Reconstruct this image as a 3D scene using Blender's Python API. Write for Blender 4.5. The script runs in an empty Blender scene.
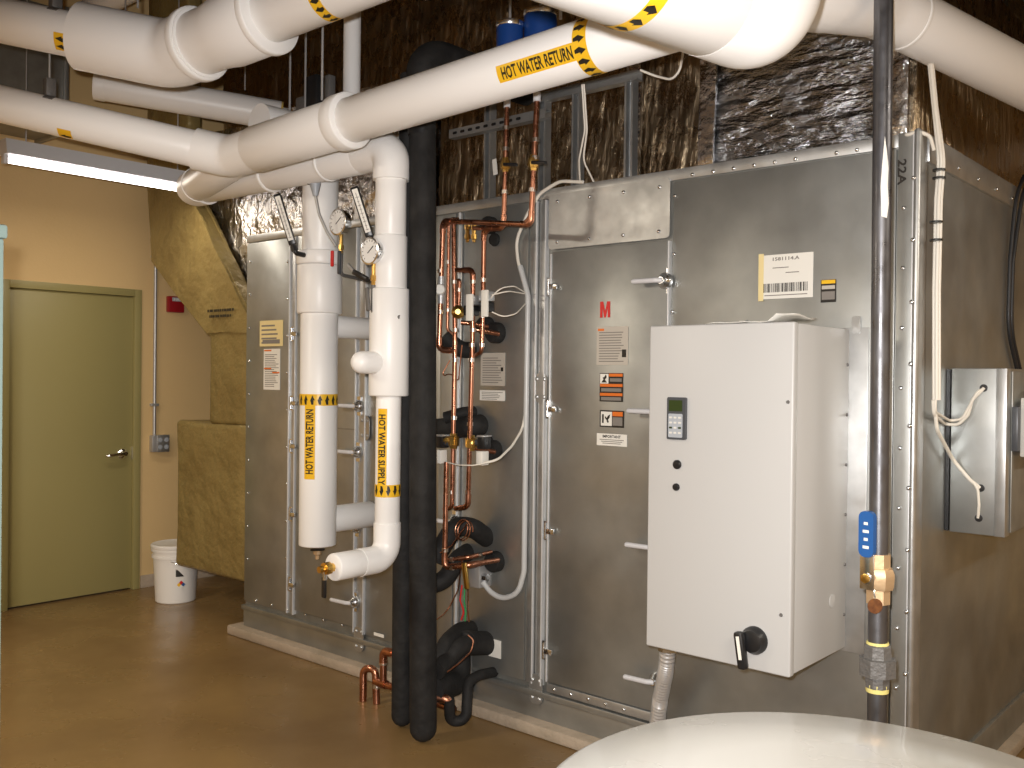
import bpy, bmesh, math, random
from mathutils import Vector as V, Matrix
random.seed(7)
sc = bpy.context.scene
COL = sc.collection
# ------------------------------------------------------------------ camera
F, YAW, PIT, ROL, EYE = 952.5, .7186, -.0077, .0113, 1.55
fw = V((-math.sin(YAW)*math.cos(PIT), math.cos(YAW)*math.cos(PIT), math.sin(PIT)))
rt = V((math.cos(YAW), math.sin(YAW), 0)); up = rt.cross(fw)
R2 = math.cos(ROL)*rt+math.sin(ROL)*up; U2 = -math.sin(ROL)*rt+math.cos(ROL)*up
CAM = V((0, 0, EYE))
cd = bpy.data.cameras.new('camera'); cam = bpy.data.objects.new('camera', cd); COL.objects.link(cam)
cd.sensor_width = 36; cd.lens = F/1024*36; cd.clip_start = .02
cam.matrix_world = Matrix.Translation(CAM) @ Matrix((R2, U2, -fw)).transposed().to_4x4()
sc.camera = cam
# survey helpers: where a sight line of the photo meets a plane of the room
def ray(x, y): return fw+R2*((x-512)/F)+U2*((384-y)/F)
def onY(x, y, v): r = ray(x, y); return CAM+r*(v/r.y)
def onX(x, y, v): r = ray(x, y); return CAM+r*(v/r.x)
def onZ(x, y, v): r = ray(x, y); return CAM+r*((v-EYE)/r.z)
def atD(x, y, d): return CAM+ray(x, y)*d
FY = 3.218                       # front face of the air handler
def fr(x, y, off=0.0): return onY(x, y, FY-off)
# ------------------------------------------------------------------ objects
def sharpen(bm, ang=38):
    a = math.radians(ang)
    for f in bm.faces: f.smooth = True
    for e in bm.edges:
        if len(e.link_faces) == 2:
            if e.calc_face_angle(0) > a: e.smooth = False
def root_loc(p):
    l = V((0, 0, 0))
    while p: l = l+p.location; p = p.parent
    return l
def obj(name, bm, mat, parent=None, label=None, kind=None, ang=38):
    base = root_loc(parent)
    bmesh.ops.recalc_face_normals(bm, faces=bm.faces[:])
    sharpen(bm, ang)
    me = bpy.data.meshes.new(name)
    if not parent:
        base = cen(bm)
    bmesh.ops.translate(bm, verts=bm.verts[:], vec=-base)
    bm.to_mesh(me); bm.free()
    o = bpy.data.objects.new(name, me); COL.objects.link(o)
    if parent: o.parent = parent
    else: o.location = base
    for m in (mat if isinstance(mat, (list, tuple)) else [mat]): me.materials.append(m)
    if label: o['label'] = label
    if kind: o['kind'] = kind
    return o
def cen(bm):
    xs = [v.co for v in bm.verts]
    mn = [min(c[i] for c in xs) for i in range(3)]; mx = [max(c[i] for c in xs) for i in range(3)]
    return V(((mn[0]+mx[0])/2, (mn[1]+mx[1])/2, mn[2]))
def tag(o, label, cat, group=None):
    o['label'] = label; o['category'] = cat
    if group: o['group'] = group
    return o
def thing(name, label, cat, loc, group=None):
    o = bpy.data.objects.new(name, None); COL.objects.link(o); o.location = loc
    o.empty_display_size = .1
    return tag(o, label, cat, group)
def struct(name, bm, mat):
    o = obj(name, bm, mat); o['kind'] = 'structure'; return o
# ------------------------------------------------------------------ shapes
NB = bmesh.new
def box(bm, a, b, bev=0, seg=2):
    a, b = V(a), V(b)
    lo = V([min(a[i], b[i]) for i in range(3)]); hi = V([max(a[i], b[i]) for i in range(3)])
    r = bmesh.ops.create_cube(bm, size=1, matrix=Matrix.Translation((lo+hi)/2) @ Matrix.Diagonal((*(hi-lo), 1)))
    if bev:
        es = list({e for v in r['verts'] for e in v.link_edges})
        bmesh.ops.bevel(bm, geom=es, offset=bev, segments=seg, affect='EDGES', profile=.5)
    return bm
def obox(bm, c, ux, uy, uz, sx, sy, sz, bev=0):
    ux, uy, uz = V(ux).normalized(), V(uy).normalized(), V(uz).normalized()
    M = Matrix((ux*sx, uy*sy, uz*sz)).transposed().to_4x4(); M.translation = V(c)
    r = bmesh.ops.create_cube(bm, size=1, matrix=M)
    if bev:
        es = list({e for v in r['verts'] for e in v.link_edges})
        bmesh.ops.bevel(bm, geom=es, offset=bev, segments=2, affect='EDGES', profile=.5)
    return bm
def fil(pts, rad, n=8):
    pts = [V(p) for p in pts]
    if len(pts) < 3: return pts
    out = [pts[0]]
    for i in range(1, len(pts)-1):
        p = pts[i]; a = pts[i-1]-p; b = pts[i+1]-p
        la, lb = a.length, b.length; a.normalize(); b.normalize()
        th = a.angle(b)
        if th > math.pi-.02: out.append(p); continue
        rr = rad[i-1] if isinstance(rad, (list, tuple)) else rad
        t = min(rr/math.tan(th/2), la*.48, lb*.48); r = t*math.tan(th/2)
        c = p+(a+b).normalized()*(r/math.sin(th/2))
        s = p+a*t-c; e = p+b*t-c; ang = s.angle(e); ax = s.cross(e).normalized()
        for k in range(n+1): out.append(c+Matrix.Rotation(ang*k/n, 3, ax) @ s)
    out.append(pts[-1]); return out
def tube(bm, pts, r, seg=16, caps=True, dome0=False, dome1=False):
    pts = [V(p) for p in pts]; n = len(pts)
    rs = list(r) if isinstance(r, (list, tuple)) else [r]*n
    if dome0 or dome1:
        def dome(p, d, rad):
            return [(p+d*(rad*math.sin(k*math.pi/10)), rad*max(math.cos(k*math.pi/10), .02)) for k in range(1, 6)]
        if dome1:
            for q, k in dome(pts[n-1], (pts[n-1]-pts[n-2]).normalized(), rs[n-1]): pts.append(q); rs.append(k)
        if dome0:
            for q, k in dome(pts[0], (pts[0]-pts[1]).normalized(), rs[0]): pts.insert(0, q); rs.insert(0, k)
        n = len(pts)
    T = []
    for i in range(n):
        d = (pts[min(i+1, n-1)]-pts[max(i-1, 0)])
        T.append(d.normalized() if d.length > 1e-9 else V((0, 0, 1)))
    ref = V((0, 0, 1)) if abs(T[0].z) < .9 else V((1, 0, 0))
    N = (ref-T[0]*ref.dot(T[0])).normalized(); rings = []
    for i in range(n):
        if i: N = (N-T[i]*N.dot(T[i])).normalized()
        B = T[i].cross(N)
        rings.append([bm.verts.new(pts[i]+(N*math.cos(2*math.pi*k/seg)+B*math.sin(2*math.pi*k/seg))*rs[i]) for k in range(seg)])
    for i in range(n-1):
        for k in range(seg):
            bm.faces.new((rings[i][k], rings[i][(k+1) % seg], rings[i+1][(k+1) % seg], rings[i+1][k]))
    if caps:
        bm.faces.new(rings[0][::-1]); bm.faces.new(rings[-1])
    return bm
def cyl(bm, a, b, r, r1=None, seg=20): return tube(bm, [a, b], [r, r if r1 is None else r1], seg)
def lathe(bm, o, ax, prof, seg=28):
    """prof: (distance along ax, radius) pairs"""
    o, ax = V(o), V(ax).normalized()
    ref = V((0, 0, 1)) if abs(ax.z) < .9 else V((1, 0, 0))
    N = (ref-ax*ref.dot(ax)).normalized(); B = ax.cross(N); rings = []
    for h, r in prof:
        rings.append([bm.verts.new(o+ax*h+(N*math.cos(2*math.pi*k/seg)+B*math.sin(2*math.pi*k/seg))*max(r, 1e-4)) for k in range(seg)])
    for i in range(len(rings)-1):
        for k in range(seg):
            bm.faces.new((rings[i][k], rings[i][(k+1) % seg], rings[i+1][(k+1) % seg], rings[i+1][k]))
    bm.faces.new(rings[0][::-1]); bm.faces.new(rings[-1])
    return bm
def prism(bm, poly, ext):
    """polygon (list of points) extruded by vector ext"""
    ext = V(ext); a = [bm.verts.new(V(p)) for p in poly]; b = [bm.verts.new(V(p)+ext) for p in poly]
    bm.faces.new(a); bm.faces.new(b[::-1]); n = len(a)
    for i in range(n): bm.faces.new((a[i], b[i], b[(i+1) % n], a[(i+1) % n]))
    return bm
def rrect(w, h, r, n=5):
    out = []
    for cx, cy, a0 in ((w/2-r, h/2-r, 0), (-w/2+r, h/2-r, 90), (-w/2+r, -h/2+r, 180), (w/2-r, -h/2+r, 270)):
        for k in range(n+1):
            a = math.radians(a0+90*k/n); out.append((cx+r*math.cos(a), cy+r*math.sin(a)))
    return out
def plate(bm, c, ux, uy, w, h, t, r=0):
    c, ux, uy = V(c), V(ux).normalized(), V(uy).normalized(); nz = ux.cross(uy)
    p = rrect(w, h, r) if r else [(w/2, h/2), (-w/2, h/2), (-w/2, -h/2), (w/2, -h/2)]
    return prism(bm, [c+ux*x+uy*y for x, y in p], nz*t)
# text outlines -> flat list of triangles in a unit frame
def text_tris(s):
    cu = bpy.data.curves.new('t', 'FONT'); cu.body = s; cu.size = 1; cu.resolution_u = 2; cu.offset = .028
    o = bpy.data.objects.new('t', cu); COL.objects.link(o)
    dg = bpy.context.evaluated_depsgraph_get(); dg.update()
    me = bpy.data.meshes.new_from_object(o.evaluated_get(dg))
    bm = NB(); bm.from_mesh(me)
    bpy.data.objects.remove(o); bpy.data.curves.remove(cu); bpy.data.meshes.remove(me)
    for v in bm.verts: v.co.z = 0
    x0 = min(v.co.x for v in bm.verts); x1 = max(v.co.x for v in bm.verts)
    y0 = min(v.co.y for v in bm.verts); y1 = max(v.co.y for v in bm.verts)
    for v in bm.verts: v.co = V(((v.co.x-x0)/(x1-x0)-.5, (v.co.y-y0)/(y1-y0)-.5, 0))
    return bm
def flat_text(s, c, ux, uy, w, h):
    bm = text_tris(s); c, ux, uy = V(c), V(ux).normalized(), V(uy).normalized()
    for v in bm.verts: v.co = c+ux*(v.co.x*w)+uy*(v.co.y*h)
    return bm
def wrap(bm, fn, cuts):
    """bend a flat (x, y) mesh with fn after slicing it along y"""
    ys = [v.co.y for v in bm.verts]; y0, y1 = min(ys), max(ys)
    for k in range(1, cuts):
        y = y0+(y1-y0)*k/cuts
        bmesh.ops.bisect_plane(bm, geom=bm.verts[:]+bm.edges[:]+bm.faces[:], plane_co=(0, y, 0), plane_no=(0, 1, 0))
    for v in bm.verts: v.co = fn(v.co.x, v.co.y)
    return bm
def quad_flat(x0, x1, y0, y1):
    bm = NB(); vs = [bm.verts.new((a, b, 0)) for a, b in ((x0, y0), (x1, y0), (x1, y1), (x0, y1))]; bm.faces.new(vs); return bm
def poly_flat(bm, pts):
    vs = [bm.verts.new((x, y, 0)) for x, y in pts]; f = bm.faces.new(vs); bmesh.ops.triangulate(bm, faces=[f]); return bm
def cyl_map(o, ax, face, r):
    """x runs along the axis, y around it; y = 0 looks along 'face'"""
    o, ax = V(o), V(ax).normalized(); n = V(face); n = (n-ax*n.dot(ax)).normalized(); b = n.cross(ax)
    b = -b if False else b
    return lambda x, y: o+ax*x+(n*math.cos(y/r)+b*math.sin(-y/r)*-1)*r
# ------------------------------------------------------------------ materials
def mat(name, col, rough=.5, metal=0, bump=None, var=None, spec=.5, coat=0, emit=None, bstr=.3, rvar=None, vmode='NOISE', vdet=4, bdist=.02):
    m = bpy.data.materials.new(name); m.use_nodes = True
    nt = m.node_tree; b = nt.nodes['Principled BSDF']; L = nt.links.new
    b.inputs['Base Color'].default_value = (*col, 1); b.inputs['Roughness'].default_value = rough
    b.inputs['Metallic'].default_value = metal; b.inputs['Specular IOR Level'].default_value = spec
    b.inputs['Coat Weight'].default_value = coat
    tc = nt.nodes.new('ShaderNodeTexCoord')
    def noise(scale, det=4, kind='NOISE', sc3=None):
        src = tc.outputs['Object']
        if sc3:
            mp = nt.nodes.new('ShaderNodeMapping'); mp.inputs['Scale'].default_value = sc3; L(src, mp.inputs[0]); src = mp.outputs[0]
        n = nt.nodes.new('ShaderNodeTexVoronoi' if kind == 'VORONOI' else 'ShaderNodeTexNoise')
        n.inputs['Scale'].default_value = scale
        if kind != 'VORONOI': n.inputs['Detail'].default_value = det
        L(src, n.inputs['Vector']); return n
    if var:
        col2, scale = var[0], var[1]; sc3 = var[2] if len(var) > 2 else None
        n = noise(scale, vdet, vmode, sc3)
        rp = nt.nodes.new('ShaderNodeValToRGB'); rp.color_ramp.elements[0].position = .3; rp.color_ramp.elements[1].position = .7
        rp.color_ramp.elements[0].color = (*col, 1); rp.color_ramp.elements[1].color = (*col2, 1)
        L(n.outputs['Color' if vmode == 'VORONOI' else 'Fac'], rp.inputs[0]); L(rp.outputs[0], b.inputs['Base Color'])
    if rvar:
        n = noise(rvar[0], 4); mr = nt.nodes.new('ShaderNodeMapRange'); mr.inputs['To Min'].default_value = rvar[1]; mr.inputs['To Max'].default_value = rvar[2]
        mr.inputs['From Min'].default_value = .3; mr.inputs['From Max'].default_value = .7
        L(n.outputs['Fac'], mr.inputs[0]); L(mr.outputs[0], b.inputs['Roughness'])
    if bump:
        n = noise(bump[0], bump[1], 'NOISE', bump[2] if len(bump) > 2 else None)
        bp = nt.nodes.new('ShaderNodeBump'); bp.inputs['Strength'].default_value = bstr; bp.inputs['Distance'].default_value = bdist
        L(n.outputs['Fac'], bp.inputs['Height']); L(bp.outputs[0], b.inputs['Normal'])
    if emit:
        b.inputs['Emission Color'].default_value = (*emit[0], 1); b.inputs['Emission Strength'].default_value = emit[1]
    return m
M = {}
M['galv'] = mat('galvanised_steel', (.46, .475, .465), .42, .86, bump=(7, 4), bstr=.05, var=((.34, .35, .345), 5), rvar=(3, .34, .5), vdet=7)
M['galv_b'] = mat('galvanised_trim', (.55, .56, .56), .38, .82, var=((.44, .45, .45), 14), rvar=(9, .32, .46))
M['galv_d'] = mat('galvanised_dark', (.36, .36, .34), .5, .75, var=((.28, .28, .26), 12))  # darker galvanised grey for casing core, seams, covers and bare duct
M['edge'] = mat('edge_highlight', (.80, .81, .82), .42, .45)  # pale tone that paints the bright glints along panel edges
M['zinc'] = mat('bright_zinc', (.75, .77, .8), .22, 1)
M['white'] = mat('white_pvc_jacket', (.90, .89, .875), .38, 0, bump=(3, 2), bstr=.06)
M['white_s'] = mat('white_pvc_seam', (.90, .89, .87), .42)
M['offwhite'] = mat('painted_off_white', (.66, .65, .61), .42, 0)
M['black'] = mat('black_foam', (.011, .0105, .0105), .7, 0, spec=.25, bump=(30, 5), bstr=.25, var=((.024, .023, .022), 14))
M['blackp'] = mat('black_plastic', (.012, .012, .013), .35)
M['copper'] = mat('copper_tube', (.58, .27, .165), .28, 1, var=((.33, .14, .085), 16, (1, 1, .3)), rvar=(20, .2, .42))
M['solder'] = mat('silver_solder', (.7, .62, .55), .3, 1)
M['brass'] = mat('brass', (.72, .46, .13), .28, 1)
M['bronze'] = mat('bronze_casting', (.62, .44, .26), .5, .6, bump=(60, 2), bstr=.06)
M['foil'] = mat('crinkled_foil', (.58, .56, .54), .17, 1, bump=(9, 10, (1.4, 1.4, 1)), bstr=1.0, bdist=.035, rvar=(8, .14, .34))
M['foil_d'] = mat('foil_facing', (.38, .39, .41), .19, 1, bump=(8, 9, (1, 1, 2.8)), bstr=1.0, bdist=.045, rvar=(7, .14, .34))  # base darkened to stand in for the dark ceiling the foil reflects
M['foil_br'] = mat('foil_brown_reflection', (.46, .36, .24), .24, 1, bump=(9, 8, (2.5, 2.5, .5)), bstr=1.0, bdist=.04, rvar=(8, .16, .4))  # brown of the reflected tan walls is put into the foil colour
M['tape'] = mat('foil_tape', (.72, .72, .74), .16, 1, bump=(16, 6), bstr=.7)
M['kraft'] = mat('kraft_facing', (.31, .235, .09), .36, .2, bump=(7, 7), bstr=1.0, bdist=.035, var=((.23, .165, .058), 3), rvar=(6, .28, .5))
M['wall'] = mat('tan_wall_paint', (.72, .51, .245), .7, 0, bump=(60, 4), bstr=.05, var=((.69, .49, .23), 1.2))
M['ceil'] = mat('dark_ceiling', (.09, .07, .055), .8, 0, var=((.06, .05, .04), 2))
M['floor'] = mat('polished_brown_concrete', (.27, .17, .068), .3, 0, var=((.17, .10, .038), 1.5), rvar=(3, .2, .4), vdet=8, bump=(20, 4), bstr=.02)
M['pad'] = mat('bare_concrete', (.42, .34, .26), .8, 0, var=((.33, .27, .2), 9), bump=(40, 5), bstr=.3)
M['door'] = mat('olive_door_paint', (.33, .285, .115), .42, 0, bump=(3, 2, (1, 1, 12)), bstr=.015)
M['chrome'] = mat('satin_chrome', (.75, .75, .75), .2, 1)
M['cream'] = mat('cream_tank_jacket', (.54, .535, .51), .22, 0, coat=.3, rvar=(6, .18, .3))
M['vfd'] = mat('light_grey_enamel', (.50, .50, .495), .38)
M['vfd_g'] = mat('keypad_grey', (.38, .41, .45), .4)
M['dgrey'] = mat('dark_grey_bezel', (.06, .065, .075), .35)
M['lcd'] = mat('green_lcd', (.03, .05, .015), .15)
M['yellow'] = mat('yellow_marker_film', (.85, .50, .02), .35)
M['ink'] = mat('black_ink', (.016, .013, .01), .5)
M['brownink'] = mat('grey_print', (.22, .2, .18), .6)
M['red'] = mat('red_vinyl', (.62, .02, .02), .35)
M['redbox'] = mat('red_plastic', (.33, .012, .018), .3)
M['orange'] = mat('orange_print', (.75, .17, .02), .4)
M['paper'] = mat('white_paper', (.80, .78, .72), .55)
M['paper_y'] = mat('yellowed_paper', (.80, .66, .33), .5)
M['paper_g'] = mat('grey_label', (.50, .46, .40), .45)
M['blue'] = mat('blue_enamel', (.010, .05, .22), .3)
M['bluep'] = mat('blue_vinyl_grip', (.02, .10, .32), .35)
M['steel'] = mat('black_mill_steel', (.07, .07, .08), .36, .75, var=((.2, .2, .21), 12, (1, 1, .25)), rvar=(18, .25, .5))
M['iron'] = mat('grey_malleable_iron', (.17, .165, .16), .55, .4, bump=(90, 3), bstr=.2)
M['cable'] = mat('white_cable', (.74, .70, .62), .45)
M['clear'] = mat('translucent_grey_hose', (.52, .53, .53), .3)
M['bcable'] = mat('black_cable', (.02, .02, .022), .5)
M['tube'] = mat('lit_fluorescent_tube', (1, 1, 1), .4, emit=((1.0, .93, .90), 7))
M['lampw'] = mat('lamp_housing_white', (.62, .62, .64), .45)
M['cabg'] = mat('pale_green_enamel', (.19, .26, .245), .5)
M['bucket'] = mat('white_bucket_plastic', (.80, .78, .75), .4)
M['green'] = mat('green_wire', (.03, .3, .1), .4)
M['ydope'] = mat('yellow_pipe_dope', (.78, .70, .25), .6)
M['clearp'] = mat('dial_white', (.88, .88, .86), .35)
M['conduit'] = mat('grey_steel_conduit', (.5, .5, .5), .4, .6)
M['flex'] = mat('flexible_steel', (.66, .66, .66), .35, .6)
M['insul'] = mat('yellow_glass_wool', (.72, .50, .13), .85, bump=(60, 5), bstr=.5)
M['rust'] = mat('brown_brass_tag', (.30, .13, .05), .45, .6, var=((.15, .06, .03), 60))
# ------------------------------------------------------------------ the room
XB, YF, XR, YN, ZC = -6.5, 6.3, 3.2, -3.6, 4.5
struct('floor', box(NB(), (XB-.1, YN-.1, -.15), (XR+.1, YF+.1, 0)), M['floor'])
struct('ceiling', box(NB(), (XB-.1, YN-.1, ZC), (XR+.1, YF+.1, ZC+.15)), M['ceil'])
# back wall with the door opening cut out of it
d0 = 2.44; d1 = 3.385; dz = 2.14
bm = NB(); box(bm, (XB-.15, YN, 0), (XB, d0, ZC)); box(bm, (XB-.15, d1, 0), (XB, YF, ZC)); box(bm, (XB-.15, d0, dz), (XB, d1, ZC))
struct('wall_back', bm, M['wall'])
struct('wall_far', box(NB(), (XB, YF, 0), (XR, YF+.15, ZC)), M['wall'])
struct('wall_near', box(NB(), (XB, YN-.15, 0), (XR, YN, ZC)), M['wall'])
struct('wall_right', box(NB(), (XR, YN, 0), (XR+.15, YF, ZC)), M['wall'])
struct('baseboard_back', box(NB(), (XB, d1+.01, 0), (XB+.012, YF, .09), .003), M['pad'])
dr = obj('door_1', box(NB(), (XB-.06, d0+.05, .012), (XB-.012, d1-.052, dz-.052), .002), M['door']); dr['kind'] = 'structure'
bm = NB()
for a, b in (((XB-.15, d0, 0), (XB+.016, d0+.05, dz)), ((XB-.15, d1-.05, 0), (XB+.016, d1, dz)), ((XB-.15, d0+.0505, dz-.05), (XB+.0155, d1-.0505, dz))): box(bm, a, b, .003)
obj('door_frame', bm, M['door'], dr)
hp = V((XB-.012, 3.262, .975))
lv = lathe(NB(), hp, (1, 0, 0), [(0, .036), (.006, .036), (.012, .03), (.02, .018), (.05, .016), (.052, .01)])
hd = obj('door_handle', lv, M['chrome'], dr)
obj('handle_lever', tube(NB(), fil([hp+V((.045, 0, 0)), hp+V((.05, -.03, 0)), hp+V((.05, -.115, -.006)), hp+V((.042, -.13, -.008))], .02), .011, 12, True, True, True), M['chrome'], hd)
obj('latch_plate', box(NB(), (XB-.03, d1-.058, .93), (XB-.004, d1-.047, 1.02)), M['chrome'], dr)
# housekeeping pad under the air handler
pad = obj('concrete_pad', box(NB(), (-4.99, 3.15, 0), (-1.0, 5.5, .055), .012), M['pad']); pad['kind'] = 'structure'
# ------------------------------------------------------------------ AIR HANDLER
AX0, AX1, AY1, AZ0, AZ1 = -4.905, -1.057, 5.4, .055, 2.362
def xa(px, py=450): return fr(px, py).x
ah = thing('air_handler', 'long galvanised steel air handling unit with screwed panels along the right of the room', 'air handler', (-2.98, 4.2, AZ0))
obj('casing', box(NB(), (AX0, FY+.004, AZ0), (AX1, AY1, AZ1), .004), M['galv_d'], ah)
bm = NB(); box(bm, (AX0-.004, FY-.006, AZ0), (AX1+.004, FY+.03, .155), .003)
box(bm, (AX0-.004, FY-.022, .155), (AX1+.004, FY+.03, .182), .004)
obj('base_rail', bm, M['galv'], ah)
obj('top_rail', box(NB(), (AX0-.004, FY-.008, 2.322), (AX1+.004, FY+.03, AZ1+.004), .003), M['galv_b'], ah)
def panel(name, x0, x1, z0, z1, m='galv', off=.008, parent=ah, label=None):
    return obj(name, box(NB(), (x0, FY-off, z0), (x1, FY+.02, z1), .003), M[m], parent, label)
zb, zt = .205, 2.318
cuts = [('casing_panel', AX0+.0, xa(288.5)), ('frame_strip', xa(291), xa(295.5)),
        ('casing_panel', xa(367.5), xa(440)), ('casing_panel', xa(463), xa(527)), ('frame_strip', xa(456), xa(461.5)), ('frame_strip', xa(530), xa(537)),
        ('frame_strip', xa(539), xa(545)), ('casing_panel', xa(671), xa(893)), ('frame_strip', xa(359), xa(366))]
for n, a, b in cuts: panel(n, a, b, zb, zt, 'galv' if n == 'casing_panel' else 'galv_b', .010 if n == 'frame_strip' else .006)
cp = NB(); box(cp, (xa(895), FY-.012, AZ0), (xa(911), FY+.02, AZ1+.006), .003); obj('corner_post', cp, M['galv'], ah)
cp = NB(); box(cp, (xa(911.8), FY-.030, AZ0), (AX1+.012, FY+.05, AZ1+.012), .012, 3); obj('corner_post', cp, M['galv_b'], ah)
# right end of the casing
obj('end_panel', box(NB(), (AX1-.02, FY+.055, .19), (AX1+.004, AY1-.02, 2.30), .003), M['galv'], ah)
obj('end_flange', box(NB(), (AX1-.01, FY+.05, 2.275), (AX1+.016, AY1, AZ1+.004), .003), M['galv_b'], ah)
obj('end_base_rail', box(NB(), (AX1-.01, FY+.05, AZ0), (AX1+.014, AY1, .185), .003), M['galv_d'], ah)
# doors
def hinge(px, py, parent):
    c = fr(px, py, .014); bm = NB()
    plate(bm, c+V((0, .004, 0)), (1, 0, 0), (0, 0, 1), .028, .082, .006, .006)
    cyl(bm, c+V((0, -.008, -.034)), c+V((0, -.008, .034)), .007, None, 10)
    box(bm, c+V((.008, -.016, -.012)), c+V((.05, -.004, .012)), .003)
    obj('hinge', bm, M['zinc'], parent)
def latch(px, py, parent, ln=.115, tilt=0.0):
    c = fr(px, py, .012)
    bm = plate(NB(), c, (1, 0, 0), (0, 0, 1), .030, .10, .004, .004)
    lathe(bm, c, (0, -1, 0), [(0, .032), (.012, .032), (.02, .026), (.034, .016), (.042, .014)])
    h = obj('door_handle', bm, M['zinc'], parent)
    obj_c = NB(); tube(obj_c, fil([c+V((.004, -.036, 0)), c+V((-.02, -.05, 0)), c+V((-ln, -.055, tilt))], .02), [.012]*11 if False else .0105, 10, True, False, True)
    # a sub-part needs its own mesh under the door only when the door is itself a part
    obj('handle_lever', obj_c, M['lampw'], parent)
ad = panel('access_door', xa(552), xa(667), .232, fr(600, 248).z, 'galv', .016)
ad['label'] = 'tall access door with a red letter M and warning labels'
for px, py in ((549.5, 287), (548.5, 409), (546.5, 530.5), (544.5, 650)): hinge(px, py, ad)
for px, py in ((666, 281), (661, 411.5), (659, 546.5), (657.5, 680)): latch(px, py, ad)
bm = NB(); box(bm, (xa(552), FY-.02, .19), (xa(667), FY+.01, .228), .004); obj('door_sill', bm, M['galv_b'], ah)
c0 = fr(551, 192); c1 = fr(672, 188); c2 = fr(552, 250); 
pc = V(((c0.x+c1.x)/2, FY-.008, (2.336+c2.z)/2)); pw = c1.x-c0.x; ph = 2.336-c2.z
tp = obj('cover_plate', plate(NB(), pc, (1, 0, 0), (0, 0, 1), pw, ph, .006, .02), M['galv_b'], ah)
d2 = panel('access_door', xa(298), xa(356), .232, zt, 'galv', .014)
for px, py in ((292.5, 334), (292, 403), (291.5, 446), (291, 514), (290, 584)): hinge(px, py, d2)
for px, py in ((359.5, 406), (358.5, 452), (357.5, 527), (355.5, 602)): latch(px, py, d2, .13)
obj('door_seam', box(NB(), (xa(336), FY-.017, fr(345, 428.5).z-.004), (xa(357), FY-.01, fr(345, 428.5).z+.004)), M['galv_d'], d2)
d3 = panel('access_door', xa(441), xa(455.5), .232, zt, 'galv', .014)
for px, py in ((455, 521), (453, 645)): latch(px, py, d3, .09)
for px, z0_, z1_, pp in ((551.3, .232, fr(600, 250).z, ad), (536.5, zb, zt, ah), (545.5, zb, zt, ah), (296.5, zb, zt, d2), (290.5, zb, zt, ah), (357.3, zb, zt, d2), (366.8, zb, zt, ah), (459.5, zb, zt, ah), (668.3, .232, fr(600, 248).z, ah), (911.3, AZ0, AZ1, ah)):
    x_ = xa(px); obj('highlight_strip', box(NB(), (x_-.0028, FY-.020, z0_), (x_+.0028, FY+.01, z1_), .002), M['edge'], pp)  # thin pale strips added to imitate highlights along the panel edges
# oblong connector plates over the frame joints
bolt_me = None
def conn(px, py, w=.075, h=.13):
    c = fr(px, py, .012); bm = plate(NB(), c, (1, 0, 0), (0, 0, 1), w, h, .004, .03)
    for sx in (-1, 1):
        for sz in (-1, 1):
            lathe(bm, c+V((sx*w*.27, -.003, sz*h*.3)), (0, -1, 0), [(0, .009), (.004, .009), (.007, .005)], 8)
    obj('connector_plate', bm, M['galv_b'], ah)
for px, py in ((541, 388), (536, 689), (365, 428), (359, 639)): conn(px, py)
# screws: one mesh, many copies
smesh = None
def screw(p, d=(0, -1, 0)):
    global smesh
    d = V(d)
    if smesh is None:
        bm = lathe(NB(), (0, 0, 0), (0, -1, 0), [(0, .0075), (.003, .0075), (.0065, .004)], 8); sharpen(bm)
        smesh = bpy.data.meshes.new('screw'); bm.to_mesh(smesh); bm.free(); smesh.materials.append(M['zinc'])
    o = bpy.data.objects.new('screw', smesh); COL.objects.link(o); o.parent = ah
    o.location = p-ah.location
    if d.x: o.rotation_euler = (0, 0, math.pi/2)
ns = 0
for i in range(10):
    y = 262+i*33; screw(fr(250.5-i*.35, y, .006))
for i in range(9):
    screw(fr(288-i*.2, 262+i*37, .006))
for i in range(10):
    x = 690+i*20.5
    if i not in (6, ): screw(V((xa(x), FY-.008, 2.334)))
for i in range(9): screw(fr(675-i*1.1, 196+i*58, .006))
for i in range(4): screw(V((pc.x-pw*.42+i*pw*.28, FY-.014, pc.z+ph*.36))); screw(V((pc.x-pw*.42+i*pw*.28, FY-.014, pc.z-ph*.38)))
for i in range(9): screw(fr(914-i*1.1, 178+i*62, .03)); 
for i in range(9): screw(fr(904-i*1.0, 208+i*60, .012))
for i in range(8): screw(V((AX1+.016, FY+.12+i*.24, 2.305)), (1, 0, 0))
for i in range(7): screw(V((AX0+.12+i*.16, FY-.006, .222)))
for i in range(5): screw(V((xa(560)+i*.09, FY-.02, .21)))
# --- labels stuck on the casing
def sticker(name, px0, py0, px1, py1, m, off, parent=ah, label=None, lines=0, lm='brownink', lh=.35, top=.12):
    a = fr(px0, py0, off); b = fr(px1, py1, off)
    cc = (a+b)/2; w = abs(b.x-a.x); h = abs(a.z-b.z)
    o = obj(name, plate(NB(), cc, (1, 0, 0), (0, 0, 1), w, h, .0012), M[m], parent, label)
    if lines:
        bm = NB(); n = lines
        for k in range(n):
            z = cc.z+h/2-h*(top+(1-top-.06)*(k+.5)/n); ww = w*(.55+.3*random.random())
            hh = h*(1-top)/n*lh
            plate(bm, V((cc.x-w*.42+ww/2, cc.y-.0012, z)), (1, 0, 0), (0, 0, 1), ww, hh, .0004)
        obj('printed_lines', bm, M[lm], o if parent == ah else parent)
    return o, cc, w, h
def bars(cc, w, h, m, parent, name='printed_block', off=.0014):
    obj(name, plate(NB(), V((cc[0], cc[1]-off, cc[2])), (1, 0, 0), (0, 0, 1), w, h, .0005), M[m], parent)
X_, Z_ = V((1, 0, 0)), V((0, 0, 1))
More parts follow.
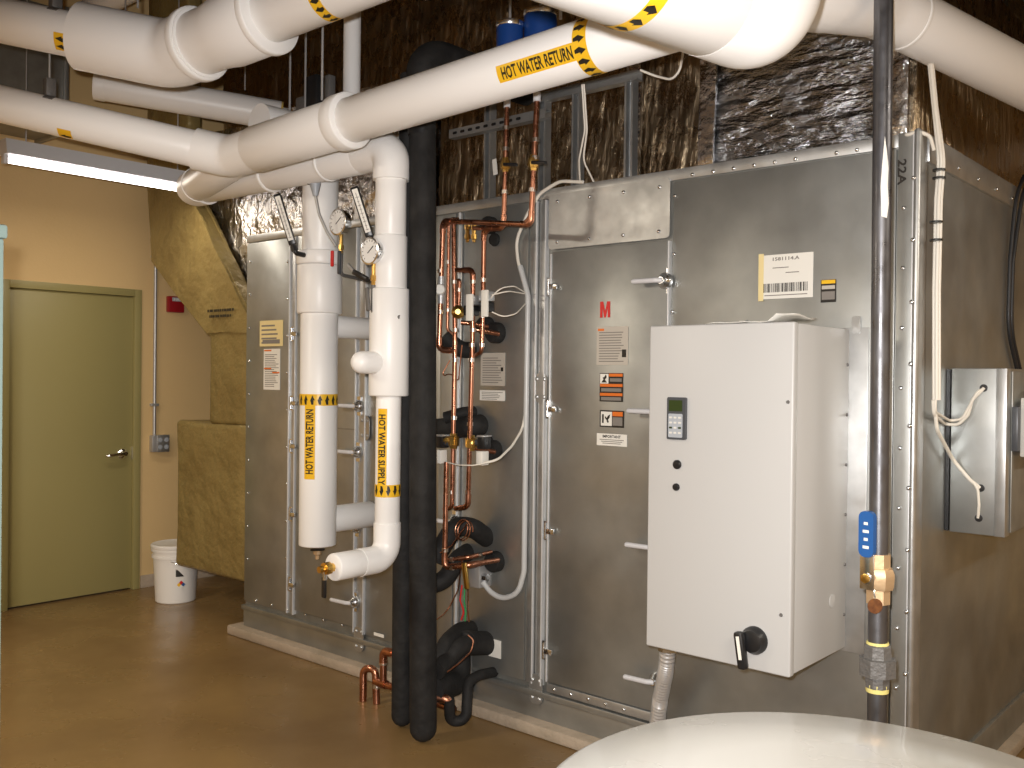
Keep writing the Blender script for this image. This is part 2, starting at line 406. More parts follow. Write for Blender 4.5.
# big shipping sheet with barcode
o, cc, w, h = sticker('shipping_label', 760, 256, 813, 297, 'paper', .008, label='white paper sheet with a barcode')
obj('label_number', flat_text('1581114.A', cc+V((.0, -.0018, h*.40)), X_, Z_, w*.5, h*.08), M['brownink'], o)
bm = NB(); x = cc.x-w*.42
while x < cc.x+w*.4:
    b = random.choice((.002, .003, .005)); plate(bm, V((x+b/2, cc.y-.0014, cc.z-h*.25)), X_, Z_, b, h*.2, .0005); x += b+random.choice((.002, .003, .004))
obj('barcode', bm, M['ink'], o)
bm = NB()
for k, (dx, dz_, ww) in enumerate(((-.1, .2, .3), (.12, .08, .25), (0, -.42, .8))): plate(bm, cc+V((w*dx, -.0014, h*dz_)), X_, Z_, w*ww, h*.02, .0005)
obj('printed_lines', bm, M['brownink'], o)
obj('clear_tape', plate(NB(), cc+V((-w*.47, -.0016, 0)), X_, Z_, w*.1, h*1.08, .0006), M['paper_y'], o)
o, cc, w, h = sticker('warning_label', 821, 280, 836, 302, 'ink', .008, label='small black label with an orange band')
bars((cc.x, cc.y, cc.z+h*.4), w*.9, h*.16, 'yellow', o); bars((cc.x, cc.y, cc.z+h*.16), w*.86, h*.16, 'paper_g', o); bars((cc.x, cc.y, cc.z-h*.2), w*.86, h*.36, 'brownink', o)
# access door: red M, rating plate, warnings, IMPORTANT
mc = fr(605, 309.5, .018)
obj('letter_m', prism(NB(), [mc+V((x*.050, 0, z*.066)) for x, z in ((-.5, -.5), (-.5, .5), (-.2, .5), (0, -.12), (.2, .5), (.5, .5), (.5, -.5), (.27, -.5), (.27, .16), (.08, -.5), (-.08, -.5), (-.27, .16), (-.27, -.5))], (0, .0015, 0)), M['red'], ad, 'red vinyl letter M')
o, cc, w, h = sticker('rating_label', 597, 327, 628, 365, 'paper_g', .017, ad, 'beige rating label', 12)
bars((cc.x-w*.36, cc.y, cc.z+h*.42), w*.2, h*.06, 'orange', ad); bars((cc.x+w*.38, cc.y, cc.z-h*.2), w*.13, h*.2, 'ink', ad)
o, cc, w, h = sticker('warning_label', 600, 373, 623, 403 if False else 402, 'ink', .017, ad, 'black and orange warning label')
for dz_ in (.43, .07, -.25): bars((cc.x+(w*.19 if dz_ > .3 else 0), cc.y, cc.z+h*dz_), w*(.58 if dz_ > .3 else .96), h*.1, 'orange', ad)
for dz_ in (.26, -.09, -.4): bars((cc.x+(w*.19 if dz_ > .2 else 0), cc.y, cc.z+h*dz_), w*(.5 if dz_ > .2 else .86), h*.12, 'brownink', ad)
bars((cc.x-w*.3, cc.y, cc.z+h*.3), w*.36, h*.34, 'paper', ad)
def fig(c, s, pts):
    obj('pictogram', prism(NB(), [c+V((x*s, -.0022, z*s)) for x, z in pts], (0, .0003, 0)), M['ink'], ad)
fig(V((cc.x-w*.3, cc.y, cc.z+h*.3)), w*.3, ((-.4, -.45), (-.1, -.05), (-.25, .1), (.05, .25), (.2, .5), (.35, .3), (.3, .05), (.1, -.05), (.25, -.3), (.45, -.45)))
o, cc, w, h = sticker('warning_label', 600, 410, 624, 428, 'ink', .017, ad, 'black warning label with a white pictogram')
bars((cc.x-w*.22, cc.y, cc.z), w*.46, h*.84, 'paper', ad); bars((cc.x+w*.24, cc.y, cc.z+h*.3), w*.42, h*.26, 'orange', ad); bars((cc.x+w*.24, cc.y, cc.z-h*.14), w*.4, h*.5, 'brownink', ad)
fig(V((cc.x-w*.18, cc.y, cc.z)), w*.3, ((-.3, .3), (-.1, .1), (.1, .35), (.4, .5), (.3, .1), (.1, -.1), (.25, -.4), (.0, -.45), (-.1, -.15), (-.35, .1)))
fig(V((cc.x-w*.37, cc.y, cc.z)), w*.3, ((-.1, -.5), (.15, -.5), (.15, .5), (-.1, .5)))
o, cc, w, h = sticker('notice_label', 597, 433, 627, 447, 'paper', .017, ad, 'white notice label reading IMPORTANT')
obj('lettering', flat_text('IMPORTANT', cc+V((0, -.0018, h*.27)), X_, Z_, w*.6, h*.24), M['ink'], ad)
bm = NB()
for k in range(3): plate(bm, cc+V((0, -.0014, h*(.0-.15*k))), X_, Z_, w*(.8-.1*k), h*.06, .0005)
obj('printed_lines', bm, M['brownink'], ad)
# left end labels
o, cc, w, h = sticker('shipping_label', 260, 321, 283, 346, 'paper_y', .008, label='yellowed paper label', lines=5)
bars((cc.x, cc.y, cc.z-h*.32), w*.74, h*.16, 'brownink', o)
o, cc, w, h = sticker('warning_label', 264, 349, 280, 390, 'paper', .008, label='narrow white label with orange headings', lines=18)
for dx, dz_ in ((-.25, .46), (-.25, .02), (.25, -.08)): bars((cc.x+w*dx, cc.y, cc.z+h*dz_), w*.44, h*.035, 'orange', o)
# middle module labels
o, cc, w, h = sticker('rating_label', 481, 353, 505, 386, 'paper_g', .008, label='grey rating label', lines=11)
bars((cc.x+w*.38, cc.y, cc.z), w*.1, h*.12, 'ink', o)
o, cc, w, h = sticker('notice_label', 480, 390, 505, 401, 'paper', .008, label='small white notice label', lines=5)
o, cc, w, h = sticker('notice_label', 489, 638, 501, 659, 'paper', .008, label='blank cream paper tag', lines=0)
o, cc, w, h = sticker('notice_label', 374, 632, 384, 638, 'paper', .012, label='small pink white tag')
# marker pen code on the corner post
tc_ = fr(902, 172, .0135)
obj('marker_code', flat_text('22A', tc_, V((0, 0, -1)), V((1, 0, 0)), .085, .028), M['ink'], ah)
# ------------------------------------------------------------------ insulated white piping
TOCAM = (-fw).normalized()
def seg_dir(a, b): return (V(b)-V(a)).normalized()
def sleeve(name, a, b, r, parent, m='white', lip=0, n=None):
    """one jacket length with softly rounded ends"""
    a, b = V(a), V(b); d = (b-a).normalized(); L = (b-a).length; e = min(.006, L*.2)
    return obj(name, lathe(NB(), a, d, [(0, r-e), (e*.4, r-e*.3), (e, r), (L-e, r), (L-e*.4, r-e*.3), (L, r-e)], 40), M[m], parent)
def bend(name, pts, rad, r, parent, n=14, m='white'):
    return obj(name, tube(NB(), fil(pts, rad, n), r, 40), M[m], parent)
def lerp(a, b, t): return V(a)*(1-t)+V(b)*t
def hanger(p, r, parent, top=ZC):
    """clevis strap round the pipe and a threaded rod up to the deck"""
    p = V(p); bm = NB()
    obj('hanger_rod', cyl(NB(), p+V((0, 0, r+.03)), V((p.x, p.y, top)), .005, None, 8), M['conduit'], parent)
def strap(p, ax, r, parent):
    ax = V(ax).normalized(); p = V(p); f0 = cyl_map(p, ax, (0, 0, 1), r+.003)
    bm = wrap(quad_flat(-.02, .02, -.75*r, .75*r), f0, 10)
    bmesh.ops.solidify(bm, geom=bm.faces[:], thickness=.004)
    box(bm, p+V((-.022, -.022, r)), p+V((.022, .022, r+.08)), .005)
    obj('hanger_clevis', bm, M['iron'], parent)
def arrow_pts(x0, x1, yc, hw, sgn):
    """arrow along +x (sgn 1) or -x"""
    l = x1-x0; P = [(0, -hw*.45), (.45*l, -hw*.45), (.45*l, -hw), (l, 0), (.45*l, hw), (.45*l, hw*.45), (0, hw*.45)]
    if sgn < 0: P = [(l-x, -y) for x, y in P]
    return [(x0+x, yc+y) for x, y in P]
def band(o, ax, face, r, w, half, parent, sgn, narrow, step):
    """yellow flow-arrow tape round a pipe"""
    f = cyl_map(o, ax, face, r+.0012)
    b = obj('arrow_band', wrap(quad_flat(-w/2, w/2, -half*r, half*r), f, 24), M['yellow'], parent)
    f2 = cyl_map(o, ax, face, r+.0022); bm = NB()
    k = -half*r+step*.6
    while k < half*r-step*.5:
        poly_flat(bm, arrow_pts(-w*.42, w*.42, k, narrow, sgn)); k += step
    obj('arrows', wrap(bm, f2, 40), M['ink'], b)
def pipe_label(s, o, ax, face, r, L, h, parent, margin=.93):
    f = cyl_map(o, ax, face, r+.0012)
    b = obj('marker_label', wrap(quad_flat(-L/2, L/2, -h/2, h/2), f, 8), M['yellow'], parent)
    t = text_tris(s)
    for v in t.verts: v.co = V((v.co.x*L*margin, v.co.y*h*.74, 0))
    f2 = cyl_map(o, ax, face, r+.0022)
    obj('lettering', wrap(t, f2, 8), M['ink'], b)
# B: the long hot water return main
B0 = atD(-60, 90, 4.2)
bq0, bq1 = onY(365, 117, 2.4), onY(578, 53, 2.4); bsl = (bq1.z-bq0.z)/(bq1.x-bq0.x)
B1 = V((-3.80, 2.4, bq0.z+bsl*(-3.80-bq0.x))); B2 = V((-1.19, 2.42, bq0.z+bsl*(-1.19-bq0.x)+.02))
B3 = atD(880, 6, 2.95); B4 = atD(1024, 79, 3.35); B3b = B3+(B4-B3)*4.5
rb = .088
def Bp(px, dy=0):
    x = onY(px, 90, 2.4).x; return B1+(B2-B1)*((x-B1.x)/(B2.x-B1.x))
pb = thing('insulated_pipe', 'white jacketed main marked HOT WATER RETURN crossing the photo above the air handler', 'pipe', (B1.x, B1.y, B1.z-rb))
cB = onY(218, 134, 2.4)
l1 = seg_dir(B0, B1); l2 = seg_dir(B1, B2); l3 = seg_dir(B2, B3); l4 = seg_dir(B3, B3b)
sleeve('pipe_jacket', B0, B1-l1*.10, rb-.006, pb)
bend('elbow_jacket', [B1-l1*.16, B1, B1+l2*.22], .14, rb+.006, pb)
sleeve('pipe_jacket', B1+l2*.2, Bp(348), rb+.012, pb)
sleeve('jacket_collar', Bp(339), Bp(351), rb+.024, pb, 'white_s')
sleeve('pipe_jacket', Bp(347), B2-l2*.24, rb, pb)
bend('elbow_jacket', [B2-l2*.27, B2, B2+l3*.25], .2, rb+.008, pb)
bend('pipe_jacket', [B2+l3*.22, B3, B3b], .3, rb+.006, pb)
sleeve('jacket_collar', B3+l4*.12, B3+l4*.135, rb+.0085, pb, 'white_s')
bp = onY(577, 53, 2.4-rb*.9); bp = V((bp.x, 2.4, B1.z+(B2.z-B1.z)*(bp.x-B1.x)/(B2.x-B1.x))); bp.y = lerp(B1, B2, (bp.x-B1.x)/(B2.x-B1.x)).y
faceB = (CAM-bp)
band(bp, l2, faceB, rb, .052, 1.5, pb, 1, .012, .036)
lb = onY(533, 67, 2.4-rb*.9).x; lbp = lerp(B1, B2, (lb-B1.x)/(B2.x-B1.x))
pipe_label('HOT WATER RETURN', lbp, l2, CAM-lbp, rb, .33, .056, pb, .88)
bl = onX(57, 125, -4.2); sB = (bl-B0).dot(l1); qB = B0+l1*sB
band(qB, l1, V((0, 0, -1))+(CAM-qB).normalized()*.6, rb-.006, .06, .35, pb, -1, .011, .03)
for t in (.25, .72): hanger(lerp(B1, B2, t), rb, pb)
qs = B0+l1*((onX(36, 78, -4.2)-B0).dot(l1)); strap(qs, l1, rb-.006, pb); hanger(qs, rb+.03, pb)
# A: upper main at left
A0 = atD(-60, 8, 4.05); A1 = atD(172, 55, 4.05); A2 = V((-2.5, 2.2, 2.985)); A2 = A1+(atD(335, -12, 3.5)-A1)*1.0
a1 = seg_dir(A0, A1); a2 = seg_dir(A1, A2); A3 = A1+a2*3.2
pa = thing('insulated_pipe', 'white jacketed upper pipe turning through a bulky elbow at top left', 'pipe', (A1.x, A1.y, A1.z-.15))
La = (A1-A0).length
sleeve('pipe_jacket', A0, A1-a1*.25, .094, pa)
bend('elbow_jacket', [A1-a1*.40, A1, A1+a2*.20], .22, .140, pa)
sleeve('jacket_collar', A1+a2*.155, A1+a2*.195, .152, pa, 'white_s')
obj('reducer_jacket', lathe(NB(), A1+a2*.18, a2, [(0, .13), (.03, .128), (.10, .128), (.16, .135), (.2, .142), (.42, .142), (.43, .136)], 40), M['white'], pa)
sleeve('jacket_collar', A1+a2*.585, A1+a2*.62, .152, pa, 'white_s')
sleeve('pipe_jacket', A1+a2*.6, A3, .106, pa)
qa = A0+a1*((atD(64, 45, 4.0)-A0).dot(a1))
band(qa, a1, (CAM-qa).normalized()+V((0, 0, -.5)), .094, .065, .42, pa, -1, .012, .034)
qa2 = A1+a2*((atD(350, 2, 3.6)-A1).dot(a2))
band(qa2, a2, (CAM-qa2).normalized()+V((0, 0, -.6)), .106, .05, .9, pa, -1, .013, .036)
qs = A0+a1*((atD(60, 8, 4.05)-A0).dot(a1)); strap(qs, a1, .094, pa); hanger(qs, .12, pa)
qs = A1-a1*.15; hanger(qs, .14, pa)
for t in (.32, .45): hanger(A1+a2*t, .125, pa)
# C: big near pipe turning up at top right
Cc = atD(768, 22, 2.2); C0 = onZ(560, -64, Cc.z); c1_ = seg_dir(C0, Cc); C0 = Cc-c1_*2.2
pc_ = thing('insulated_pipe', 'fat white jacketed pipe nearest the viewer ending in an upturned elbow at top right', 'pipe', (Cc.x, Cc.y, Cc.z-.12))
sleeve('pipe_jacket', C0, Cc-c1_*.19, .1222, pc_)
bend('elbow_jacket', [Cc-c1_*.21, Cc, Cc+V((0, 0, .24))], .17, .1225, pc_)
sleeve('pipe_jacket', Cc+V((0, 0, .22)), V((Cc.x, Cc.y, ZC)), .118, pc_)
qc = Cc+c1_*((onZ(636, 2, Cc.z-.08)-Cc).dot(c1_))
band(qc, c1_, (CAM-qc).normalized()+V((0, 0, -.7)), .1222, .042, 1.2, pc_, 1, .013, .04)
hanger(Cc-c1_*1.1, .118, pc_)
# S: hot water supply: drain leg, riser, top elbow and the run back over the end of the unit
SY = 2.70
sx_lo = onY(387, 540, SY); sx_hi = onY(391, 200, SY)
Sb = V((sx_lo.x, SY, onY(388, 558, SY).z)); St = V((sx_hi.x, SY, onY(390, 150, SY).z))
Sd = onX(333, 563, Sb.x); Sd = V((Sb.x, Sd.y, Sb.z))
S2 = onY(190, 186, SY); S2 = V((S2.x, SY, St.z+.02))
ps = thing('insulated_pipe', 'white jacketed riser marked HOT WATER SUPPLY beside the black pipes', 'pipe', (Sb.x, Sb.y, Sb.z-.06))
vz = V((0, 0, 1)); ud = (St-Sb).normalized()
def szs(py): return lerp(Sb, St, (onY(389, py, SY).z-Sb.z)/(St.z-Sb.z))
sleeve('pipe_jacket', Sd, Sb-V((0, .13, 0)), .056, ps)
bend('elbow_jacket', [Sb-V((0, .15, 0)), Sb, Sb+ud*.15], .085, .058, ps)
sleeve('pipe_jacket', Sb+ud*.13, szs(394), .0535, ps)
sleeve('tee_jacket', szs(396), szs(289), .085, ps)
sleeve('pipe_jacket', szs(291), szs(236), .072, ps)
sleeve('pipe_jacket', szs(238), St-ud*.10, .066, ps)
bend('elbow_jacket', [St-ud*.13, St, St-V((.20, 0, -.002))], .09, .078, ps)
s1 = seg_dir(St, S2)
sleeve('pipe_jacket', St+s1*.19, S2-s1*.15, .080, ps)
sleeve('jacket_collar', St+s1*.42, St+s1*.44, .086, ps, 'white_s'); sleeve('jacket_collar', St+s1*.86, St+s1*.89, .088, ps, 'white_s')
Fe = atD(236, 158, 4.42); f1 = seg_dir(S2, Fe)
bend('elbow_jacket', [S2-s1*.17, S2, S2+f1*.17], .10, .090, ps)
sleeve('pipe_jacket', S2+f1*.13, Fe, .086, ps)
obj('insulation_end', lathe(NB(), Fe-f1*.005, f1, [(0, .083), (.012, .083), (.014, .05)], 32), M['insul'], ps)
obj('flange', lathe(NB(), Fe, f1, [(0, .062), (.03, .062), (.034, .04), (.06, .035)], 24), M['red'], ps)
obj('valve_neck', cyl(NB(), Fe+f1*.04, Fe+f1*.16, .03, .03), M['iron'], ps)
obj('pipe_jacket', tube(NB(), [V((Sb.x, SY, szs(363).z)), onX(358, 363, Sb.x)*V((0, 0, 0)).length if False else V((Sb.x, onX(362, 363, Sb.x).y, szs(363).z))], .047, 32, True, False, True), M['white'], ps)
obj('arrow_tail', NB(), M['ink'], None) if False else None
q = szs(490)
band(q, ud, CAM-q, .0535, .052, 1.5, ps, -1, .010, .030)
q = szs(449); fc = (CAM-q); side = fc.cross(vz).normalized()
fcS = (fc.normalized()+side*.55)
pipe_label('HOT WATER SUPPLY', q, -ud, fcS, .0535, .345, .044, ps, .86)
# drain valve on the end of the supply leg
bm = lathe(NB(), Sd+V((0, .005, 0)), (0, -1, 0), [(0, .018), (.02, .018), (.022, .026), (.05, .026), (.052, .014), (.075, .014)], 8)
obj('drain_valve', bm, M['brass'], ps)
obj('valve_lever', obox(NB(), Sd+V((-.005, -.04, -.075)), (1, 0, 0), (0, 1, 0), (0, 0, 1), .024, .012, .085, .005), M['blackp'], ps)
obj('valve_neck', cyl(NB(), Sd+V((0, -.04, -.01)), Sd+V((0, -.04, -.045)), .009), M['zinc'], ps)
hanger(lerp(St, S2, .45), .08, ps)
# R: hot water return riser
RY = 2.87
Rb = onY(317.5, 545, RY); Rt_ = onY(320.5, 190, RY); Rd = (Rt_-Rb).normalized(); Rtop = Rb+Rd*((2.70-Rb.z)/Rd.z)
pr_ = thing('insulated_pipe', 'white jacketed riser marked HOT WATER RETURN standing left of the supply riser', 'pipe', (Rb.x, Rb.y, Rb.z))
def rz(py): return Rb+Rd*((onY(318, py, RY).z-Rb.z)/Rd.z)
sleeve('pipe_jacket', Rb, rz(312), .0905, pr_)
sleeve('tee_jacket', rz(314), rz(266), .108, pr_)
sleeve('tee_jacket', rz(265.5), rz(252), .112, pr_)
sleeve('pipe_jacket', rz(254), Rtop-Rd*.12, .086, pr_)
bend('elbow_jacket', [Rtop-Rd*.14, Rtop, V((Rtop.x, 2.52, Rtop.z))], .11, .088, pr_)
sleeve('pipe_jacket', V((Rb.x, RY+.05, rz(521).z)), V((Rb.x, FY-.012, rz(521).z)), .066, pr_)
sleeve('pipe_jacket', V((Rb.x, RY+.05, rz(326).z)), V((Rb.x, FY-.012, rz(326).z)), .056, pr_)
q = rz(399.5); band(q, Rd, CAM-q, .0905, .055, 1.5, pr_, 1, .0115, .036)
q = rz(440.5); fc = (CAM-q).normalized(); side = fc.cross(vz).normalized()
pipe_label('HOT WATER RETURN', q, Rd, fc+side*.52, .0905, .36, .056, pr_, .86)
bm = lathe(NB(), Rb+V((0, 0, .006)), (0, 0, -1), [(0, .026), (.02, .026), (.022, .02), (.05, .02), (.055, .012), (.075, .010)], 8); obj('drain_valve', bm, M['bronze'], pr_)
obj('valve_lever', obox(NB(), Rb+V((.04, -.03, -.014)), (1, .3, .1), (-.3, 1, 0), (0, 0, 1), .075, .02, .012, .004), M['blackp'], pr_)
# G, H, and the far ones
def simple_pipe(label, pts, r, rad=.1, name='insulated_pipe', m='white', cat='pipe', dome=False, hang=None):
    b = min(V(p).z for p in pts)-r
    t = thing(name, label, cat, (V(pts[0]).x, V(pts[0]).y, b))
    obj('pipe_jacket', tube(NB(), fil(pts, rad, 10), r, 28, True, dome, dome), M[m], t)
    return t
G0 = atD(96, 84, 5.6); G1 = atD(280, 116, 5.9)
g = simple_pipe('grey white jacketed pipe running behind the two mains at upper left', [G0, G1], .09)
gd = seg_dir(G0, G1)
obj('insulation_end', lathe(NB(), G1, gd, [(0, .088), (.012, .088), (.014, .055)], 28), M['insul'], g)
obj('pipe_stub', cyl(NB(), G1, G1+gd*.22, .055), M['white'], g)
obj('end_cap', lathe(NB(), G0-gd*.012, gd, [(0, .06), (.006, .092), (.06, .094), (.07, .09)], 28), M['white_s'], g)
hanger(lerp(G0, G1, .15), .09, g); hanger(lerp(G0, G1, .8), .09, g)
H0 = atD(351.5, 108, 4.75)
h_ = simple_pipe('slim white vertical pipe dropping behind the collar of the return main', [V((H0.x, H0.y, ZC)), H0-V((0, 0, .12)), H0+V((-.0, .30, -.12))], .043, .08)
I0 = atD(70, 22, 6.3); I1 = atD(150, -22, 5.6)
i_ = simple_pipe('pale grey pipe slanting away above the elbow at top left', [I0-(I1-I0)*.3, I1+(I1-I0)], .075)
hanger(lerp(I0, I1, .3), .075, i_)
J0 = onX(998, 151, -.75); J0 = atD(1000, 152, 5.0); J1 = J0+V((1.6, .9, 0))
j_ = simple_pipe('short white pipe end far behind at the right edge above the casing', [J0, J1], .068)
hanger(lerp(J0, J1, .5), .068, j_)
# ------------------------------------------------------------------ black insulated pipes
def black_pipe(label, pts, r, rad, parts=()):
    t = thing('insulated_pipe', label, 'pipe', (V(pts[-1]).x, V(pts[-1]).y, min(V(p).z for p in pts)-r*.2), 'black foam covered pipes')
    obj('foam_insulation', tube(NB(), fil(pts, rad, 10), r, 24, True, False, True), M['black'], t)
    return t
KY = 2.79
k_bot = V((-2.918, KY, .06)); k_top = onY(423, 52, KY); k_top = V((k_top.x, KY, k_top.z))
kk = thing('insulated_pipe', 'thick black foam pipe from the floor, right one of the pair, bending over the unit', 'pipe', (k_bot.x, k_bot.y, 0))
obj('foam_insulation', tube(NB(), [k_bot, V((lerp(k_bot, k_top, .5).x, KY, 1.4)), k_top-vz*.2], .0575, 28, True, True, False), M['black'], kk)
obj('elbow_insulation', tube(NB(), fil([k_top-vz*.22, k_top, k_top+V((.06, .62, -.03))], .17, 12), .072, 28), M['black'], kk)
lathe_c = lathe(NB(), onY(422, 131, KY), (0, 0, 1), [(-.02, .0605), (.02, .0605)], 28); obj('foam_collar', lathe_c, M['blackp'], kk)
l_bot = V((-3.115, 2.85, .05)); l_top = onY(411, 75, 2.85)
kl = thing('insulated_pipe', 'black foam pipe standing behind and left of the thicker black pipe', 'pipe', (l_bot.x, l_bot.y, 0))
obj('foam_insulation', tube(NB(), [l_bot, V((lerp(l_bot, l_top, .5).x-.012, 2.85, 1.4)), l_top], .0475, 28, True, True, False), M['black'], kl)
def stub(label, pts, r, rad=.1, m='black'):
    t = thing('insulated_pipe', label, 'pipe', V(pts[0])-V((0, 0, r)))
    obj('foam_insulation', tube(NB(), fil(pts, rad, 10), r, 24), M[m], t)
    return t
def F_(px, py, y): return onY(px, py, y)
# lowest pair of suction stubs
t = stub('short thick black foam stub leaving the casing beside the cream tag', [F_(487, 643, FY), F_(465, 643, 3.06)], .054)
obj('branch_insulation', tube(NB(), fil([F_(470, 643, 3.08), F_(460, 646, 3.02), F_(448, 659, 2.96), F_(437, 671, 2.86)], .06, 8), .038, 20), M['black'], t)
obj('end_ring', lathe(NB(), F_(465, 643, 3.06), seg_dir(F_(487, 643, FY), F_(465, 643, 3.06)), [(-.004, .055), (.004, .03)], 24), M['blackp'], t)
obj('copper_tail', tube(NB(), fil([F_(468, 635, 2.99), F_(474, 640, 3.0), F_(471, 652, 2.98), F_(458, 664, 2.92), F_(447, 672, 2.88)], .05), .003, 8), M['copper'], t)
t = stub('thick black foam elbow turning into the floor pipe above the trap', [F_(458, 646, 3.13), F_(459, 682, 3.10), F_(432, 690, 2.86)], .056, .11)
t = stub('second black foam pipe curving down behind the lowest black bend', [F_(472, 629, FY), F_(460, 631, 3.10), F_(444, 645, 2.96), F_(434, 678, 2.90)], .040, .14)
# middle pair
t = stub('black foam pipe drooping left from the casing under the copper coil loop', [F_(487, 538, FY), F_(472, 527, 3.10), F_(455, 526, 3.07), F_(434, 560, 3.0)], .044, .12)
t = stub('black foam pipe elbow tucked below the middle copper pair', [F_(468, 552, FY), F_(456, 560, 3.10), F_(446, 580, 3.05), F_(428, 586, 2.98)], .042, .1)
# upper middle
t = stub('fat black foam stub leaving the casing below the grey rating label', [F_(481, 425, FY), F_(474, 426, 3.155), F_(428, 430, 3.13)], .050, .1)
t = stub('slim black foam stub behind the lower pair of brass valves', [F_(474, 412, FY), F_(462, 413, 3.14), F_(445, 418, 3.1)], .028, .06)
t = stub('black foam elbow behind the copper pipes near the upper valves', [F_(472, 350, FY), F_(460, 350, 3.14), F_(444, 336, 3.08)], .038, .07)
# rubber grommets where small pipes enter
def grommet(label, px, py, r, m='black', d=.06):
    p = fr(px, py); o = obj('pipe_grommet', lathe(NB(), p+V((0, .02, 0)), (0, -1, 0), [(0, r), (d, r), (d+.012, r*.85), (d+.014, r*.3)], 24), M[m]); return tag(o, label, 'grommet')
grommet('round black rubber sleeve at the end of the upper copper stubs, right one', 499, 333, .048)
grommet('round black rubber sleeve just left of the upper right sleeve', 489, 326, .042)
grommet('black rubber sleeve beside the lower right actuator', 496, 450, .046)
grommet('small black rubber sleeve above the sleeve beside the lower actuator', 489, 443, .036)
grommet('black rubber sleeve high on the casing under the copper riser', 493, 226, .04)
grommet('tall black rubber patch below the high sleeve', 496, 240, .03, d=.03)
grommet('black rubber sleeve taking the two copper lines at mid height', 498, 561, .047)
# ------------------------------------------------------------------ copper piping
def cop(label, pts, r=.0095, rad=.035, rings=()):
    pts = [V(p) for p in pts]
    t = thing('copper_pipe', label, 'pipe', V(pts[0])); 
    obj('tube', tube(NB(), fil(pts, rad, 8), r, 14), M['copper'], t)
    # soldered elbows at the corners
    for i in range(1, len(pts)-1):
        a = (pts[i-1]-pts[i]); b = (pts[i+1]-pts[i])
        if a.length < .07 or b.length < .07 or a.angle(b) > 2.6: continue
        k = .055
        obj('elbow', tube(NB(), fil([pts[i]+a.normalized()*k, pts[i], pts[i]+b.normalized()*k], rad, 8), r*1.22, 14), M['copper'], t)
    for q, d in rings:
        obj('solder_ring', cyl(NB(), V(q)-V(d)*.008, V(q)+V(d)*.008, r*1.3, None, 14), M['solder'], t)
    return t
Y1, Y2, Y3, Y4 = 2.97, 3.03, 3.08, 3.13
pY = lambda px, py, y: onY(px, py, y)
up_ = (0, 0, 1)
c1t = cop('copper pipe dropping from the ceiling, jogging left along the top and down the left side', [pY(537, 98, Y1), pY(531, 224.5, Y1), pY(443, 221, Y1), pY(439, 350, Y1), pY(454, 350.5, Y1+.03)], .0115, .05,
    [(pY(536, 140, Y1), up_), (pY(535, 158, Y1), up_), (pY(532, 190, Y1), up_), (pY(440.5, 271, Y1), up_), (pY(440.5, 312, Y1), up_)])
def ball_valve(px, py, y, t, s=1.0, lever=None):
    c = pY(px, py, y); bm = lathe(NB(), c-vz*.032*s, (0, 0, 1), [(0, .015*s), (.012*s, .016*s), (.013*s, .021*s), (.032*s, .024*s), (.051*s, .021*s), (.052*s, .016*s), (.064*s, .015*s)], 8)
    obj('valve_body', bm, M['brass'], t, ang=25)
    if lever:
        obj('valve_lever', obox(NB(), c+V((.045, -.02, -.008)), (1, 0, -.15), (0, 1, 0), (.15, 0, 1), .075, .016, .014, .004), M['blackp'], t)
ball_valve(533.5, 163, Y1, c1t, 1.0, True)
obj('pipe_cap', cyl(NB(), pY(537, 98, Y1)-vz*.015, pY(537, 98, Y1)+vz*.02, .016), M['lampw'], c1t)
# sight gauge on the left vertical
c = pY(441, 290, Y1)
obj('gauge_body', cyl(NB(), c-vz*.06, c+vz*.06, .016, None, 16), M['conduit'], c1t)
obj('gauge_cap', lathe(NB(), c+V((.006, -.012, 0)), TOCAM, [(0, .024), (.018, .024), (.024, .02)], 24), M['paper'], c1t)
obj('gauge_cap', lathe(NB(), c+V((-.03, -.004, 0)), (-1, -.2, 0), [(0, .019), (.02, .019), (.022, .014)], 20), M['paper'], c1t)
c6 = cop('second copper drop from above joining the short cross run left of it', [pY(507, 104, Y2), pY(503.5, 228, Y2), pY(484, 228.5, Y2), pY(483, 300, Y2)], .0105, .045,
    [(pY(506, 128, Y2), up_), (pY(505.6, 149, Y2), up_), (pY(504.5, 192, Y2), up_), (pY(483.3, 280, Y2), up_)])
ball_valve(505.5, 165, Y2, c6, .95, True)
obj('pipe_cap', cyl(NB(), pY(507, 104, Y2)-vz*.015, pY(507, 104, Y2)+vz*.02, .015), M['lampw'], c6)
obj('branch_tube', tube(NB(), [pY(487, 228.5, Y2), pY(474, 228, Y2+.02)], .0095, 12), M['copper'], c6)
cL = cop('copper pipe just right of the leftmost vertical, running to the bottom elbows', [pY(458, 219, Y3), pY(449, 219, Y3), pY(447.5, 330, Y3), pY(455, 336, Y3+.02)], .008, .03, [(pY(448, 262, Y3), up_), (pY(448, 310, Y3), up_)])
c2 = cop('long copper vertical carrying the lower left brass valve', [pY(453.5, 222, Y2), pY(455, 340, Y2), pY(452, 508, Y2), pY(444, 509, Y2)], .0105, .03,
    [(pY(454, 282, Y2), up_), (pY(455.5, 330, Y2), up_), (pY(455, 360, Y2), up_), (pY(454, 418, Y2), up_), (pY(451.5, 492, Y2), up_)])
c4 = cop('long copper vertical carrying the lower right brass valve', [pY(456, 270, Y2-.03), pY(473, 270, Y2-.03), pY(472.5, 340, Y2-.02), pY(468, 507, Y2), pY(455, 508.5, Y2)], .0105, .035,
    [(pY(473, 282, Y2-.03), up_), (pY(473, 330, Y2-.02), up_), (pY(472, 345, Y2-.02), up_), (pY(471.5, 360, Y2-.02), up_), (pY(470, 424, Y2), up_), (pY(468, 492, Y2), up_)])
